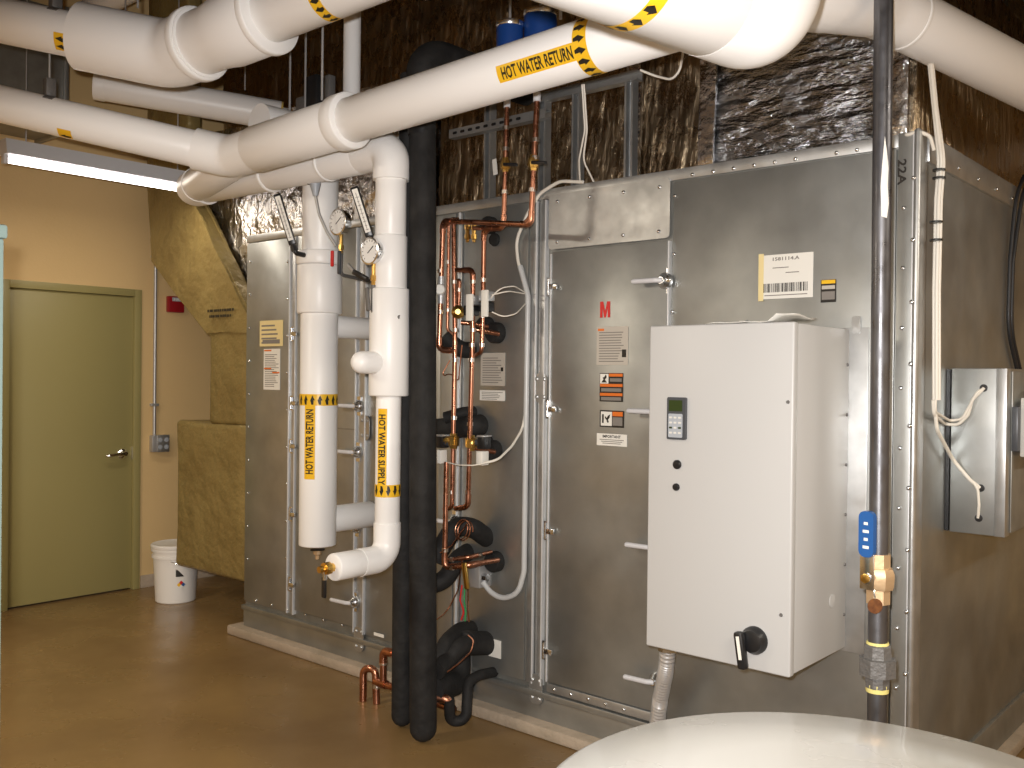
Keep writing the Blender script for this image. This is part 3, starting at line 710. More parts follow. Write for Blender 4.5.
c5 = cop('copper vertical under the upper right actuator ending in a left elbow', [pY(483, 312, Y2), pY(481.5, 352, Y2), pY(474, 356, Y2+.02)], .009, .025, [(pY(482.4, 316, Y2), up_), (pY(482, 345, Y2), up_)])
c9 = cop('short copper vertical rising beside the funnel shaped brass fitting', [pY(456, 283, Y2+.03), pY(459.5, 279, Y2+.03), pY(458.5, 318, Y2+.03)], .010, .02, [(pY(459, 290, Y2+.03), up_)])
bm = lathe(NB(), pY(458, 312, Y2-.01), TOCAM, [(-.015, .026), (.0, .03), (.012, .018), (.02, .012)], 12); obj('brass_fitting', bm, M['brass'], c9)
for lab, px, py, y in (('copper stub into the upper right black sleeve', 499, 334, 0), ('copper stub behind the upper verticals into the left sleeve', 488, 327, 0), ('copper stub into the sleeve by the lower right actuator', 495, 452, 0)):
    cop(lab, [fr(px, py, .05), pY(px-20, py-4, Y3), pY(px-27, py-4.5, Y3-.02)], .0105, .02)
# brass test ports on top
for lab, px in (('brass service valve hanging below the copper cross run, left one', 467.5), ('brass service valve hanging below the copper cross run, right one', 474)):
    c = pY(px, 231, Y3); o = obj('service_valve', lathe(NB(), c-vz*.05, (0, 0, 1), [(0, .007), (.012, .008), (.014, .013), (.034, .013), (.036, .009), (.055, .009), (.056, .014), (.075, .014), (.078, .008)], 8), M['brass']); tag(o, lab, 'valve', None)
# actuators (solenoid heads)
def actuator(lab, px, py, y, side=1):
    c = pY(px, py, y)
    t = thing('valve_actuator', lab, 'actuator', c-vz*.04)
    obj('coil_housing', box(NB(), c+V((-.022, -.03, -.038)), c+V((.022, .03, .006)), .006), M['blackp'], t)
    obj('top_cap', box(NB(), c+V((-.02, -.03, .008)), c+V((.022, .03, .05)), .004), M['conduit'], t)
    obj('cover_plate', box(NB(), c+V((.006*side, -.042, -.062)), c+V((.042*side if side > 0 else .04*side, -.030, .052)), .003), M['paper'], t)
    obj('valve_stem', cyl(NB(), c+V((-.05*side, 0, -.015)), c+V((.0, 0, -.015)), .012, None, 12), M['brass'], t)
    return t
actuator('upper left valve actuator with white cover plate', 471.5, 307, Y2-.07)
actuator('upper right valve actuator with two wires looping off it', 486.5, 303, Y2-.03)
def actuator2(lab, px, py, y, side):
    c = pY(px, py, y); t = thing('valve_actuator', lab, 'actuator', c-vz*.07)
    obj('coil_housing', box(NB(), c+V((-.02, -.024, -.026)), c+V((.02, .024, .026)), .005), M['blackp'], t)
    obj('top_cap', box(NB(), c+V((-.021, -.026, .026)), c+V((.021, .026, .034)), .002), M['conduit'], t)
    obj('cover_plate', box(NB(), c+V((-.019, -.03, -.095)), c+V((.019, .012, -.034)), .003), M['paper'], t)
    obj('valve_stem', cyl(NB(), c+V((-.018*side, 0, 0)), c+V((-.045*side, 0, 0)), .014, None, 12), M['dgrey'], t)
    return t
actuator2('lower left valve actuator hugging the black pipe', 442.5, 442, Y2-.01, -1)
actuator2('lower right valve actuator by the white cable', 484, 443, Y2-.01, 1)
for lab, px, py, t, s in (('l', 453.5, 441, c2, -1), ('r', 471, 443, c4, 1)):
    c = pY(px, py, Y2)
    obj('valve_body', lathe(NB(), c-vz*.034, (0, 0, 1), [(0, .016), (.012, .017), (.014, .024), (.054, .024), (.056, .017), (.068, .016)], 8), M['brass'], t, ang=25)
    obj('valve_neck', lathe(NB(), c, V((s, -.3, 0)), [(.0, .02), (.035, .02), (.038, .014), (.05, .014)], 8), M['brass'], t, ang=25)
c7 = cop('copper pipe below the left actuator turning right into two parallel lines', [pY(446.5, 462, 2.93), pY(444.5, 567, 2.93), pY(470, 565, 2.98), fr(498, 560, .05)], .0115, .02, [(pY(445, 550, 2.93), up_), (pY(452, 567, 2.945), (1, .2, 0))])
c8 = cop('upper of the two parallel copper lines entering the mid height sleeve', [pY(447, 560, 2.96), pY(470, 557, 3.01), fr(491, 552, .06)], .0085, .03, [(pY(452, 559.6, 2.97), (1, .2, 0)), (pY(480, 555, 3.07), (1, .5, .1))])
# expansion loop coil of thin capillary
bm = NB(); cc = pY(466, 531, 2.93); L = [cc+V((.04*math.cos(a), .01*math.sin(a), .042*math.sin(a))) for a in [i*math.pi/10 for i in range(43)]]
for i, p in enumerate(L): p += V((.0, -.0008*i, .0003*i))
o = obj('capillary_coil', tube(bm, L+[pY(452, 545, 2.95), pY(440, 553, 2.90)], .0028, 8), M['copper']); tag(o, 'thin copper capillary wound in a loop over the middle black pipe', 'copper tube')
o = obj('capillary_tube', tube(NB(), fil([pY(450, 360, 3.1), pY(440, 378, 3.08), pY(452, 372, 3.1), pY(458, 385, 3.12), pY(462, 345, 3.1)], .03), .003, 8), M['copper']); tag(o, 'thin bare copper capillary trailing between the upper copper verticals', 'copper tube')
o = obj('capillary_tube', tube(NB(), fil([pY(462, 560, 3.06), pY(458, 590, 3.1), pY(447, 612, 3.1), pY(436, 620, 3.0)], .05), .003, 8), M['copper']); tag(o, 'thin copper capillary sagging left below the grey junction box', 'copper tube')
# TXV with yellow handle and grey sensor box under it
c = pY(465.5, 576, 2.95); o = obj('yellow_valve_handle', obox(NB(), c, (1, 0, .2), (0, 1, 0), (-.2, 0, 1), .024, .018, .115, .008), M['brass']); tag(o, 'yellow lever hanging from the parallel copper lines', 'valve handle')
c = fr(478, 576, .06); t = thing('sensor_box', 'small grey sensor box above the clear hose end', 'box', c-vz*.05)
obj('housing', box(NB(), c+V((-.035, -.025, -.05)), c+V((.03, .059, .05)), .005), M['conduit'], t)
obj('conduit_nut', lathe(NB(), c+V((.03, 0, .0)), (1, 0, 0), [(0, .018), (.03, .018), (.032, .01)], 6), M['zinc'], t)
for k, (mt, dx) in enumerate((('red', 0), ('green', 1), ('copper', 2))):
    pts = [pY(462+dx*3, 585, 3.05), pY(460+dx*4, 600, 3.04), pY(464+dx*2, 612, 3.02), pY(461+dx*4, 620+dx, 3.02)]
    o = obj('loose_wire', tube(NB(), fil(pts, .02), .0035, 8), M[mt]); tag(o, ('red', 'green', 'brown')[k]+' loose wire tail hanging below the sensor box', 'wire')
# waste pipes at the floor
fp0 = onZ(363, 701, 0); fp1 = onZ(369.5, 702.5, 0)
t = thing('drain_pipe', 'copper waste pipe arching out of the floor left of the black pipes', 'pipe', fp0)
zt_ = fp0.z+.165; dy = (fp1-fp0)
a = V((fp0.x, fp0.y, 0)); b = V((fp0.x+.075, fp0.y+.02, 0))
obj('tube', tube(NB(), fil([a, a+vz*.155, b+V((-.012, .0, .165)), b], .035, 8), .0175, 16), M['copper'], t)
p1 = b+V((.01, .0, .105)); p2 = p1+V((.52, -.02, .0))
obj('tube', tube(NB(), [b+vz*.105, p1, p2], .0165, 16), M['copper'], t)
obj('tee', tube(NB(), [p1+V((-.015, 0, 0)), p1+V((.06, -.002, 0))], .021, 16), M['copper'], t)
v0 = p1+V((.035, 0, 0)); vtop = v0+vz*.155
obj('tube', tube(NB(), fil([v0, vtop, vtop+V((.34, .0, .0))], .045, 8), .0165, 16), M['copper'], t)
obj('elbow', tube(NB(), fil([vtop-vz*.06, vtop, vtop+V((.07, 0, 0))], .045, 8), .020, 16), M['copper'], t)
obj('solder_ring', cyl(NB(), v0+vz*.09, v0+vz*.1, .022, None, 16), M['solder'], t)
obj('solder_ring', cyl(NB(), b+vz*.075, b+vz*.095, .021, None, 16), M['solder'], t)
# condensate trap
T0 = pY(436, 696, 2.80); tp_ = [pY(430, 697, 2.86), pY(449, 699, 2.90), pY(450, 722, 2.93), pY(466, 720, 2.98), pY(468, 681, 3.03), pY(480, 675, 3.10), fr(494, 672)]
t = thing('condensate_trap', 'black foam covered U shaped condensate trap at the foot of the casing', 'drain trap', V((tp_[2].x, tp_[2].y, 0)))
obj('foam_insulation', tube(NB(), fil(tp_[1:], .05, 8), .0235, 18), M['black'], t)
obj('copper_tail', tube(NB(), fil(tp_[:2]+[lerp(tp_[1], tp_[2], .45)], .03, 8), .020, 16), M['copper'], t)
o = obj('sheet_plate', plate(NB(), fr(466, 672, .024), X_, Z_, .075, .20, .004), M['galv_b']); tag(o, 'small bright metal plate standing behind the condensate trap', 'metal plate')
# ------------------------------------------------------------------ cables and hoses
def cable(label, pts, r=.004, m='cable', rad=.06, name='cable', cat='cable', group=None):
    o = obj(name, tube(NB(), fil(pts, rad, 6), r, 10, True), M[m]); tag(o, label, cat, group); return o
wy = FY-.012
cable('white cable bowing from the top of the unit down to the grey hose', [fr(583, 182, .02), fr(560, 181, .02), fr(540, 193, .02), fr(528, 213, .02), fr(516, 240, .02), fr(518, 262, .02), fr(526, 285, .02), fr(528, 300, .02)], .0075, 'cable', .12)
t = cable('grey plastic hose running down the casing seam and hooking left', [fr(520, 266, .02), fr(528, 295, .02), fr(526, 420, .02), fr(524, 572, .025), fr(518, 594, .03), fr(502, 599, .04), fr(490, 592, .05), fr(483, 582, .06)], .0125, 'clear', .1, 'hose', 'hose')
cable('upper thin wire arching from the upper right actuator', [pY(491, 298, 2.97), pY(500, 288, 2.98), pY(514, 286, 3.05), fr(526, 293, .02)], .003, 'cable', .06, 'wire', 'wire')
cable('middle thin wire between the actuator and the grey hose', [pY(492, 295, 2.97), pY(508, 291, 3.0), fr(526, 294, .02)], .003, 'cable', .06, 'wire', 'wire')
cable('lower thin wire drooping from the actuator plate to the hose', [pY(492, 312, 2.97), pY(503, 317, 3.0), pY(516, 314, 3.05), fr(526, 303, .02)], .003, 'cable', .06, 'wire', 'wire')
cable('twin white cable sweeping from the hose down to the lower right actuator', [fr(525, 410, .02), fr(523, 428, .03), pY(512, 446, 3.1), pY(498, 460, 3.0), pY(484, 463, 2.96)], .0055, 'cable', .15)
cable('thin white wire strung between the two lower actuators', [pY(486, 463, 2.95), pY(474, 465.5, 2.92), pY(458, 465, 2.92), pY(446, 462, 2.93)], .0028, 'cable', .1, 'wire', 'wire')
cable('left strand of the white wire pair hanging down behind the strut frame', [onY(582, 84, 3.06), onY(585, 130, 3.12), onY(579, 160, 3.16), V((fr(577, 180).x, 3.24, AZ1+.006))], .004, 'cable', .1)
cable('right strand of the white wire pair hanging down behind the strut frame', [onY(584, 84, 3.05), onY(587, 130, 3.11), onY(583, 160, 3.15), V((fr(590, 184).x, 3.25, AZ1+.006))], .004, 'cable', .1)
cable('white cable dipping below the return main beside the strut frame', [onY(640, 70, 3.15), onY(655, 76, 3.2), onY(672, 80, 3.2), onY(680, 70, 3.2), onY(683, 52, 3.2)], .005, 'cable', .05)
# bundle down the corner
bt = [onX(929.5, 64, AX1+.065), onX(931, 80, AX1+.06), onX(934, 110, AX1+.05), onX(939, 160, AX1+.04), onX(936, 200, AX1+.035), onX(934, 290, AX1+.035), onX(934, 400, AX1+.035)]
bn = thing('cable_bundle', 'bundle of cream cables tied down the near corner of the unit', 'cables', bt[-1])
def off(pts, v): return [p+V(v) for p in pts]
for k, v in enumerate(((0, 0, 0), (.011, -.008, 0), (.004, .012, .0), (.014, .006, 0))):
    obj('cable', tube(NB(), fil(off(bt[:3], tuple(.5*i for i in v))+off(bt[3:], v), .1, 6), .0062, 10), M['cable'], bn)
for py in (170, 178, 222, 240):
    q = onX(936 if py > 190 else 939, py, AX1+.045); obj('cable_tie', lathe(NB(), q, (0, 0, 1), [(-.003, .02), (.003, .02)], 16), M['blackp'], bn)
cable('cream cable looped over the top corner of the casing', [V((AX1-.06, FY+.02, AZ1+.02)), fr(905, 136, .01), fr(918, 131, .02), onX(930, 136, AX1+.03), onX(934, 150, AX1+.035)], .006, 'cable', .03)
bx0, bx1 = -1.045, -.862
EB = 3.52
b1 = onX(933, 400, AX1+.035)
def eb(px, py, o=.01): return onY(px, py, EB-o)
cable('cream cable looping up into the upper hole of the steel junction box', [b1, onX(934, 415, AX1+.035), eb(945, 424), eb(958, 425), eb(968, 415), eb(972, 400), eb(978, 394), eb(984, 388, .0)], .006, 'cable', .03)
cable('second cream cable running beside the loop into the upper hole', [b1+V((.008, 0, 0)), onX(935, 412, AX1+.04), eb(950, 421, .016), eb(962, 419, .016), eb(970, 405, .016), eb(977, 392, .016), eb(983, 389, .0)], .005, 'cable', .03)
cable('cream cable slanting down to the lower holes of the junction box', [b1+V((0, .01, 0)), onX(937, 430, AX1+.035), eb(953, 460), eb(970, 480), eb(980, 488, .0)], .0065, 'cable', .05)
cable('short cream cable tail dropping to the lowest hole of the junction box', [eb(974, 483), eb(978, 490), eb(979, 505), eb(978, 518, 0)], .005, 'cable', .03)
# two black cables at the far right
for lab, x0, x1 in (('black cable hanging down the end panel, left of two', 1016, 1010), ('black cable hanging down the end panel, right of two', 1022, 1013)):
    cable(lab, [onX(x0+8, 176, AX1+.03), onX(x0, 196, AX1+.03), onX(x1, 260, AX1+.02), onX(x1-2, 330, AX1+.02), onX(x1+14, 400, AX1+.02)], .008, 'bcable', .2)
# ------------------------------------------------------------------ junction box on the end panel
ZB0, ZB1 = 1.025, 1.597
jb = thing('junction_box', 'galvanised junction box with three cable holes on the end of the unit', 'electrical box', ((bx0+bx1)/2, 3.9, ZB0))
bm = NB(); box(bm, (bx0+.008, EB, ZB0), (bx1, EB+.62, ZB1), .003); obj('housing', bm, M['galv'], jb)
bm = NB(); box(bm, (bx0-.006, EB-.004, ZB0+.004), (bx0+.006, EB+.02, ZB1-.004)); obj('mounting_gap', bm, M['blackp'], jb)
obj('edge_flange', box(NB(), (bx1-.03, EB-.004, ZB0), (bx1+.004, EB+.05, ZB1), .002), M['galv_b'], jb)
for px, py in ((984, 388), (981, 488), (979, 518)):
    obj('cable_hole', lathe(NB(), eb(px, py, -.003), (0, -1, 0), [(0, .013), (.005, .013), (.0055, .009)], 18), M['blackp'], jb)
obj('cover', box(NB(), (bx1+.004, EB+.05, ZB0+.01), (bx1+.010, EB+.61, ZB1-.01), .002), M['galv_d'], jb)
w0 = onX(1008, 398, bx1+.01)
wb = thing('relay_box', 'white relay box with wires at the extreme right edge of the photo', 'electrical box', (bx1+.05, w0.y+.1, 1.24))
zl, zh = onX(1016, 458, bx1+.03).z, onX(1016, 398, bx1+.03).z
obj('base_plate', box(NB(), (bx1+.009, EB+.04, zl+.02), (bx1+.03, EB+.5, zh-.03), .003), M['dgrey'], wb)
obj('housing', box(NB(), (bx1+.028, EB+.07, zl), (bx1+.075, EB+.46, zh), .006), M['offwhite'], wb)
for k in range(4):
    obj('wire', tube(NB(), fil([V((bx1+.02+.01*k, EB+.12+.02*k, zh-.05)), V((bx1+.05, EB+.10+.03*k, zh+.03+.008*k)), V((bx1+.06, EB+.2+.04*k, zh+.05)), V((bx1+.05, EB+.22+.05*k, zh-.01))], .03), .0035, 8), M['cable'], wb)
# ------------------------------------------------------------------ drive cabinet
vx0, vx1, vy, vz0, vz1 = -1.795, -1.272, 2.765, .633, 1.729
vf = thing('drive_cabinet', 'light grey variable speed drive cabinet with keypad on the side of the unit', 'electrical cabinet', ((vx0+vx1)/2, 3.0, vz0))
obj('housing', box(NB(), (vx0+.004, vy+.03, vz0+.004), (vx1-.003, FY-.012, vz1-.004), .004), M['vfd'], vf)
obj('front_cover', box(NB(), (vx0, vy, vz0), (vx1, vy+.032, vz1), .006, 3), M['vfd'], vf)
bm = NB(); box(bm, (vx0+.05, FY-.013, vz0-.01), (vx1+.062, FY-.006, vz1+.0), .002)
for x in (vx0+.12, vx1+.02): plate(bm, V((x, FY-.014, vz1+.01)), X_, Z_, .03, .06, .004, .008)
obj('mounting_plate', bm, M['galv_b'], vf)
def vp(px, py, o=0): return onY(px, py, vy-o)
ka, kb = vp(669, 397), vp(687, 440); kc = (ka+kb)/2; kw, kh = kb.x-ka.x, ka.z-kb.z
kp = obj('keypad', plate(NB(), kc, X_, Z_, kw, kh, .012, .006), M['dgrey'], vf)
obj('display', plate(NB(), kc+V((-.002, -.0125, kh*.3)), X_, Z_, kw*.72, kh*.26, .001), M['lcd'], kp)
obj('key_panel', plate(NB(), kc+V((-.002, -.0122, -kh*.17)), X_, Z_, kw*.76, kh*.56, .0012, .004), M['vfd_g'], kp)
for r_ in range(4):
    for q in range(3):
        obj('key', plate(NB(), kc+V(((q-1)*kw*.24-.002, -.0136, kh*(.02-.12*r_))), X_, Z_, kw*.15, kh*.045, .002, .002), M['lcd'] if (r_ == 2 and q != 1) else M['offwhite'], kp)
for px, py, r_ in ((677.5, 464.5, .0155), (676.5, 487, .0125)):
    obj('pilot_button', lathe(NB(), vp(px, py), (0, -1, 0), [(0, r_), (.006, r_), (.010, r_*.75), (.011, r_*.2)], 24), M['blackp'], vf)
dk = vp(755, 640)
ds = obj('disconnect_switch', lathe(NB(), dk, (0, -1, 0), [(0, .044), (.01, .044), (.018, .038), (.03, .034), (.034, .02)], 28), M['blackp'], vf)
obj('switch_handle', obox(NB(), dk+V((-.024, -.046, -.028)), (1, 0, .16), (0, 1, 0), (-.16, 0, 1), .032, .028, .118, .010), M['blackp'], ds)
obj('handle_insert', obox(NB(), dk+V((-.024, -.0612, -.018)), (1, 0, .16), (0, 1, 0), (-.16, 0, 1), .010, .002, .072), M['paper'], ds)
for px, py in ((790, 402), (783, 615)): obj('cover_screw', lathe(NB(), vp(px-2, py), (0, -1, 0), [(0, .006), (.004, .005)], 10), M['iron'], vf)
for k in range(6): obj('edge_screw', lathe(NB(), V((vx1-.003, FY-.03, vz0+.12+k*.17)), (1, 0, 0), [(0, .006), (.004, .005)], 10), M['iron'], vf)
obj('knockout', lathe(NB(), onX(832, 601, vx1-.003), (1, 0, 0), [(0, .022), (.0015, .022), (.002, .019)], 20), M['vfd'], vf)
# crumpled paper on top
bm = NB(); pts = []
P0 = [(vx0+.19, vy+.06), (vx0+.40, vy+.02), (vx1-.02, vy+.04), (vx1-.05, vy+.20), (vx1-.15, vy+.28), (vx0+.2, vy+.2)]
nx, ny = 12, 5; gv = [[None]*ny for _ in range(nx)]
for i in range(nx):
    for k in range(ny):
        x = vx0+.19+i/(nx-1)*.31; y = vy+.04+k/(ny-1)*.18
        gv[i][k] = bm.verts.new((x, y, vz1+.004+.014*abs(math.sin(i*.9+k))*(.3+k/ny)+(.022*(1-k/ny) if i > 8 else 0)))
for i in range(nx-1):
    for k in range(ny-1): bm.faces.new((gv[i][k], gv[i+1][k], gv[i+1][k+1], gv[i][k+1]))
o = obj('paper_sheet', bm, M['paper'], ang=60); tag(o, 'crumpled white paper lying on top of the grey drive cabinet', 'paper')
sm = o.modifiers.new('t', 'SOLIDIFY'); sm.thickness = .0015
# flexible conduit under the cabinet
fx = thing('flexible_conduit', 'ribbed steel flexible conduit below the drive cabinet', 'conduit', fr(656, 716, .08))
pts = fil([onY(668, 648, 2.98), onY(666, 670, 3.0), onY(660, 700, 3.08), onY(656, 735, 3.14), V((onY(656, 760, 3.16).x, 3.16, .06))], .2, 30)
ln = []; rr = []
tot = 0; P = [pts[0]]
for a, b in zip(pts, pts[1:]):
    n = max(1, int((b-a).length/.004))
    for k in range(1, n+1): P.append(lerp(a, b, k/n))
rr = [.026+(.004 if (i//2) % 2 else 0) for i in range(len(P))]
obj('ribbed_sheath', tube(NB(), P, rr, 20), M['flex'], fx, ang=80)
obj('connector', lathe(NB(), P[0]+vz*.02, (0, 0, -1), [(0, .036), (.03, .036), (.034, .03)], 8), M['zinc'], fx)
# ------------------------------------------------------------------ black steel water pipe
WD = 2.70
w_t = atD(882.5, 120, WD); w_b = atD(877, 712, WD)
wx, wyv = (w_t.x+w_b.x)/2, (w_t.y+w_b.y)/2
def wz(py): return onY(879, py, wyv).z
def wp(py): 
    z = wz(py); t = (z-w_b.z)/(w_t.z-w_b.z); q = lerp(w_b, w_t, t); return V((q.x, q.y, z))
wpipe = thing('water_pipe', 'black steel vertical water pipe with a blue handled ball valve in front of the unit', 'pipe', V((w_b.x, w_b.y, 0)))
rw = .0263
wtop = lerp(w_b, w_t, (ZC-w_b.z)/(w_t.z-w_b.z)); wbot = lerp(w_b, w_t, (0-w_b.z)/(w_t.z-w_b.z))
obj('steel_pipe', tube(NB(), [wp(556), wp(300), wp(120), wtop], rw, 24), M['steel'], wpipe)
obj('steel_pipe', tube(NB(), [wbot, wp(690), wp(600)], rw*1.02, 24), M['steel'], wpipe)
obj('paint_scar', wrap(poly_flat(NB(), [(-.09, -.006), (-.05, -.012), (0, -.008), (.05, -.01), (.1, -.004), (.14, .002), (.06, .008), (.0, .012), (-.05, .01), (-.085, .009)]), cyl_map(wp(188), (wp(100)-wp(300)).normalized(), CAM-wp(188)+R2*.9, rw+.0006), 6), M['paper'], wpipe)
vb = wp(572); av = (w_t-w_b).normalized()
vl = obj('valve_body', lathe(NB(), wp(603)-av*.0, av, [(0, .034), (.04, .034), (.041, .041), (.05, .044), (.075, .046), (.085, .046), (.1, .04), (.101, .034), (.14, .034)], 8), M['bronze'], wpipe, ang=25)
sd = (-R2*.75+TOCAM*.66).normalized()
vc = wp(575)
obj('valve_stem', cyl(NB(), vc+sd*.03, vc+sd*.072, .014), M['zinc'], wpipe)
obj('stem_nut', lathe(NB(), vc+sd*.066, sd, [(0, .014), (.010, .014), (.012, .008)], 6), M['brass'], wpipe)
vup = av; vside = sd.cross(vup).normalized()
obj('lever_arm', obox(NB(), vc+sd*.064+vup*.018, vside, sd, vup, .042, .004, .10, .002), M['zinc'], wpipe)
hc = vc+sd*.062+vup*.123
hg = obj('lever_grip', prism(NB(), [hc+vside*x+vup*y-sd*.008 for x, y in rrect(.044, .128, .018)], sd*.018), M['bluep'], wpipe)
bm = NB()
for k in range(4): plate(bm, hc+vup*(.03-.022*k)+sd*.0102, vside*-1, vup, .018 if k % 2 else .012, .008, .0006)
obj('grip_mark', bm, M['paper'], wpipe) if False else obj('grip_mark', bm, M['paper'], hg)
tg = atD(875, 606, WD-.055)
obj('brass_tag', lathe(NB(), tg, TOCAM, [(-.001, .021), (.001, .021)], 24), M['rust'], wpipe)
obj('tag_chain', tube(NB(), [tg+vz*.019, lerp(tg+vz*.019, vc+sd*.05, .5)+V((.004, 0, -.004)), vc+sd*.05-vz*.02], .0022, 6), M['zinc'], wpipe)
obj('thread_tape', lathe(NB(), wp(650), av, [(0, .0295), (.02, .031), (.024, .0295)], 20), M['ydope'], wpipe)
un = wp(687)
obj('union', lathe(NB(), un, av, [(0, .034), (.032, .035), (.034, .052), (.082, .052), (.084, .040), (.118, .038), (.122, .032)], 8), M['iron'], wpipe, ang=25)
obj('thread_tape', lathe(NB(), wp(691.5), av, [(0, .031), (.022, .032), (.024, .030)], 20), M['ydope'], wpipe)
# ------------------------------------------------------------------ strut frame on top of the unit
SYF = 3.30
sf = thing('strut_frame', 'slotted galvanised strut frame standing on top of the unit behind the copper drops', 'strut frame', (xa(560), SYF, AZ1))
def chan(bm, a, b, w=.041, n=(0, -1, 0)):
    """open C channel with lips from a to b, opening towards n"""
    a, b, n = V(a), V(b), V(n); d = (b-a).normalized(); s = d.cross(n).normalized(); h = w/2
    prof = [(-h, -h), (h, -h), (h, h), (h-.009, h), (h-.009, h-.004), (h-.004, h-.004), (h-.004, -h+.004), (-h+.004, -h+.004), (-h+.004, h-.004), (-h+.009, h-.004), (-h+.009, h), (-h, h)]
    prism(bm, [a+s*x+n*y for x, y in prof], b-a); return bm
def zat(px, py): return onY(px, py, SYF).z
xs = [onY(490, 150, SYF).x, onY(544.5, 150, SYF).x, onY(578, 140, SYF).x, onY(631, 130, SYF).x]
zr_ = zat(590, 92)
tops = [zat(490, 104), zr_, zr_, zr_]
for x, zt2 in zip(xs, tops):
    bm = NB(); chan(bm, (x, SYF, AZ1+.004), (x, SYF, zt2)); box(bm, (x-.045, SYF-.045, AZ1), (x+.045, SYF+.045, AZ1+.008))
    obj('strut_post', bm, M['galv_b'], sf)
    bm = NB()
    for k in range(int((zt2-AZ1)/.05)): plate(bm, V((x+.0, SYF-.0004+.0165, AZ1+.04+k*.05)), X_, Z_, .013, .028, .002, .006)
    obj('strut_slots', bm, M['blackp'], sf)
bm = NB(); chan(bm, (xs[1]-.04, SYF-.0, zr_+.021), (xs[3]+.04, SYF, zr_+.021), n=(0, -1, 0)); obj('strut_rail', bm, M['galv_b'], sf)
ra, rb_ = onY(452, 133, SYF-.045), onY(548, 116, SYF-.045); zz = (ra.z+rb_.z)/2
bm = NB(); chan(bm, (ra.x, SYF-.045, zz), (rb_.x, SYF-.045, zz), n=(0, 1, 0)); obj('strut_rail', bm, M['galv_b'], sf)
bm = NB()
for k in range(9): plate(bm, V((ra.x+.04+k*.05, SYF-.0665, zz)), X_, Z_, .028, .013, .0008, .006)
obj('strut_slots', bm, M['blackp'], sf)
o = obj('paper_tag', plate(NB(), onY(495, 167, SYF-.03), (1, 0, .12), (-.12, 0, 1), .026, .075, .0015), M['paper']); tag(o, 'white paper tag stuck to the left strut post', 'tag')
# two blue canisters hanging behind the return main
for k, (px, pt, pb_, w_, lab) in enumerate(((510, 24, 58, 27, 'left of two blue canisters with steel lids above the return main'), (540.5, 13, 46, 33, 'right and larger of two blue canisters above the return main'))):
    d = 4.1; r_ = w_*d/F/2; c = atD(px, pt, d); zb_ = c.z-.24
    t = thing('filter_canister', lab, 'canister', (c.x, c.y, zb_), 'blue canisters')
    obj('shell', lathe(NB(), (c.x, c.y, zb_), (0, 0, 1), [(0, r_*.7), (.02, r_*.95), (.03, r_), (.225, r_)], 28), M['blue'], t)
    obj('lid', lathe(NB(), (c.x, c.y, zb_+.222), (0, 0, 1), [(0, r_*1.02), (.006, r_*1.08), (.02, r_*1.08), (.024, r_*.96), (.024, r_*.3)], 28), M['zinc'], t)
    obj('hanger_rod', cyl(NB(), (c.x, c.y, zb_+.24), (c.x, c.y, 3.44), .006, None, 8), M['conduit'], t)
# ------------------------------------------------------------------ thermometers, gauges, sensor
def thermo(lab, a, b, d):
    pa_, pb2 = atD(*a, d), atD(*b, d); ax = (pb2-pa_); L = ax.length; ax.normalize(); n = (TOCAM-ax*TOCAM.dot(ax)).normalized(); s = ax.cross(n)
    c = (pa_+pb2)/2
    t = thing('stick_thermometer', lab, 'thermometer', pb2, 'stick thermometers')
    obj('case', obox(NB(), c, s, n, ax, .036, .022, L, .006), M['blackp'], t)
    sc_ = obj('scale', obox(NB(), c+n*.012-ax*.004, s, n, ax, .024, .002, L*.86), M['paper'], t)
    bm = NB()
    for k in range(9): obox(bm, c+n*.0132+ax*(L*.36-L*.08*k), s, n, ax, .010 if k % 2 else .016, .0006, .0022)
    obox(bm, c+n*.0133, s, n, ax, .0022, .0006, L*.74)
    obj('tick_marks', bm, M['brownink'], sc_)
    obj('elbow_stem', tube(NB(), fil([pb2-ax*.005, pb2+ax*.04, pb2+ax*.05+V((.0, .10, 0))], .02), .012, 14), M['blackp'], t)
    obj('swivel_nut', lathe(NB(), pb2+ax*.005, ax, [(0, .016), (.025, .016), (.027, .012)], 8), M['blackp'], t)
thermo('black stick thermometer leaning at the left of the return riser', (277, 194), (293, 245), 4.5)
thermo('black stick thermometer leaning at the left of the supply riser', (354, 187), (370, 237), 4.02)
def gauge(lab, px, py, r, d, stem_to):
    c = atD(px, py, d); n = (TOCAM*.9+V((-.60, -.40, 0))).normalized()
    t = thing('pressure_gauge', lab, 'gauge', c-vz*r, 'pressure gauges')
    obj('case', lathe(NB(), c-n*.04, n, [(0, r*.7), (.004, r*.92), (.03, r*.95), (.032, r*1.04), (.044, r*1.04), (.046, r*.92), (.04, r*.9)], 32), M['chrome'], t)
    dl = obj('dial', lathe(NB(), c-n*.002, n, [(0, r*.9), (.005, r*.9)], 32), M['clearp'], t)
    u = vz-n*vz.dot(n); u.normalize(); s = u.cross(n)
    bm = NB()
    for k in range(13):
        a = math.radians(-135+k*22.5); e = u*math.cos(a)+s*math.sin(a); obox(bm, c+n*.0036+e*r*.78, e, u.cross(n) if False else e.cross(n), n, r*.14, .0025, .0008)
    e = (u*.6+s*.8).normalized(); obox(bm, c+n*.004+e*r*.15, e, e.cross(n), n, r*.8, .004, .0008)
    obj('needle_and_ticks', bm, M['ink'], dl)
    q = c-n*.02-vz*r*.9
    obj('stem', cyl(NB(), q, q-vz*.05, .009, None, 10), M['brass'], t)
    obj('valve_body', lathe(NB(), q-vz*.05, (0, 0, -1), [(0, .013), (.022, .013), (.024, .009), (.05, .009)], 8), M['brass'], t)
    return t, q
t, q = gauge('pressure gauge by the return riser with a red valve lever below it', 338, 222, .061, 4.46, None)
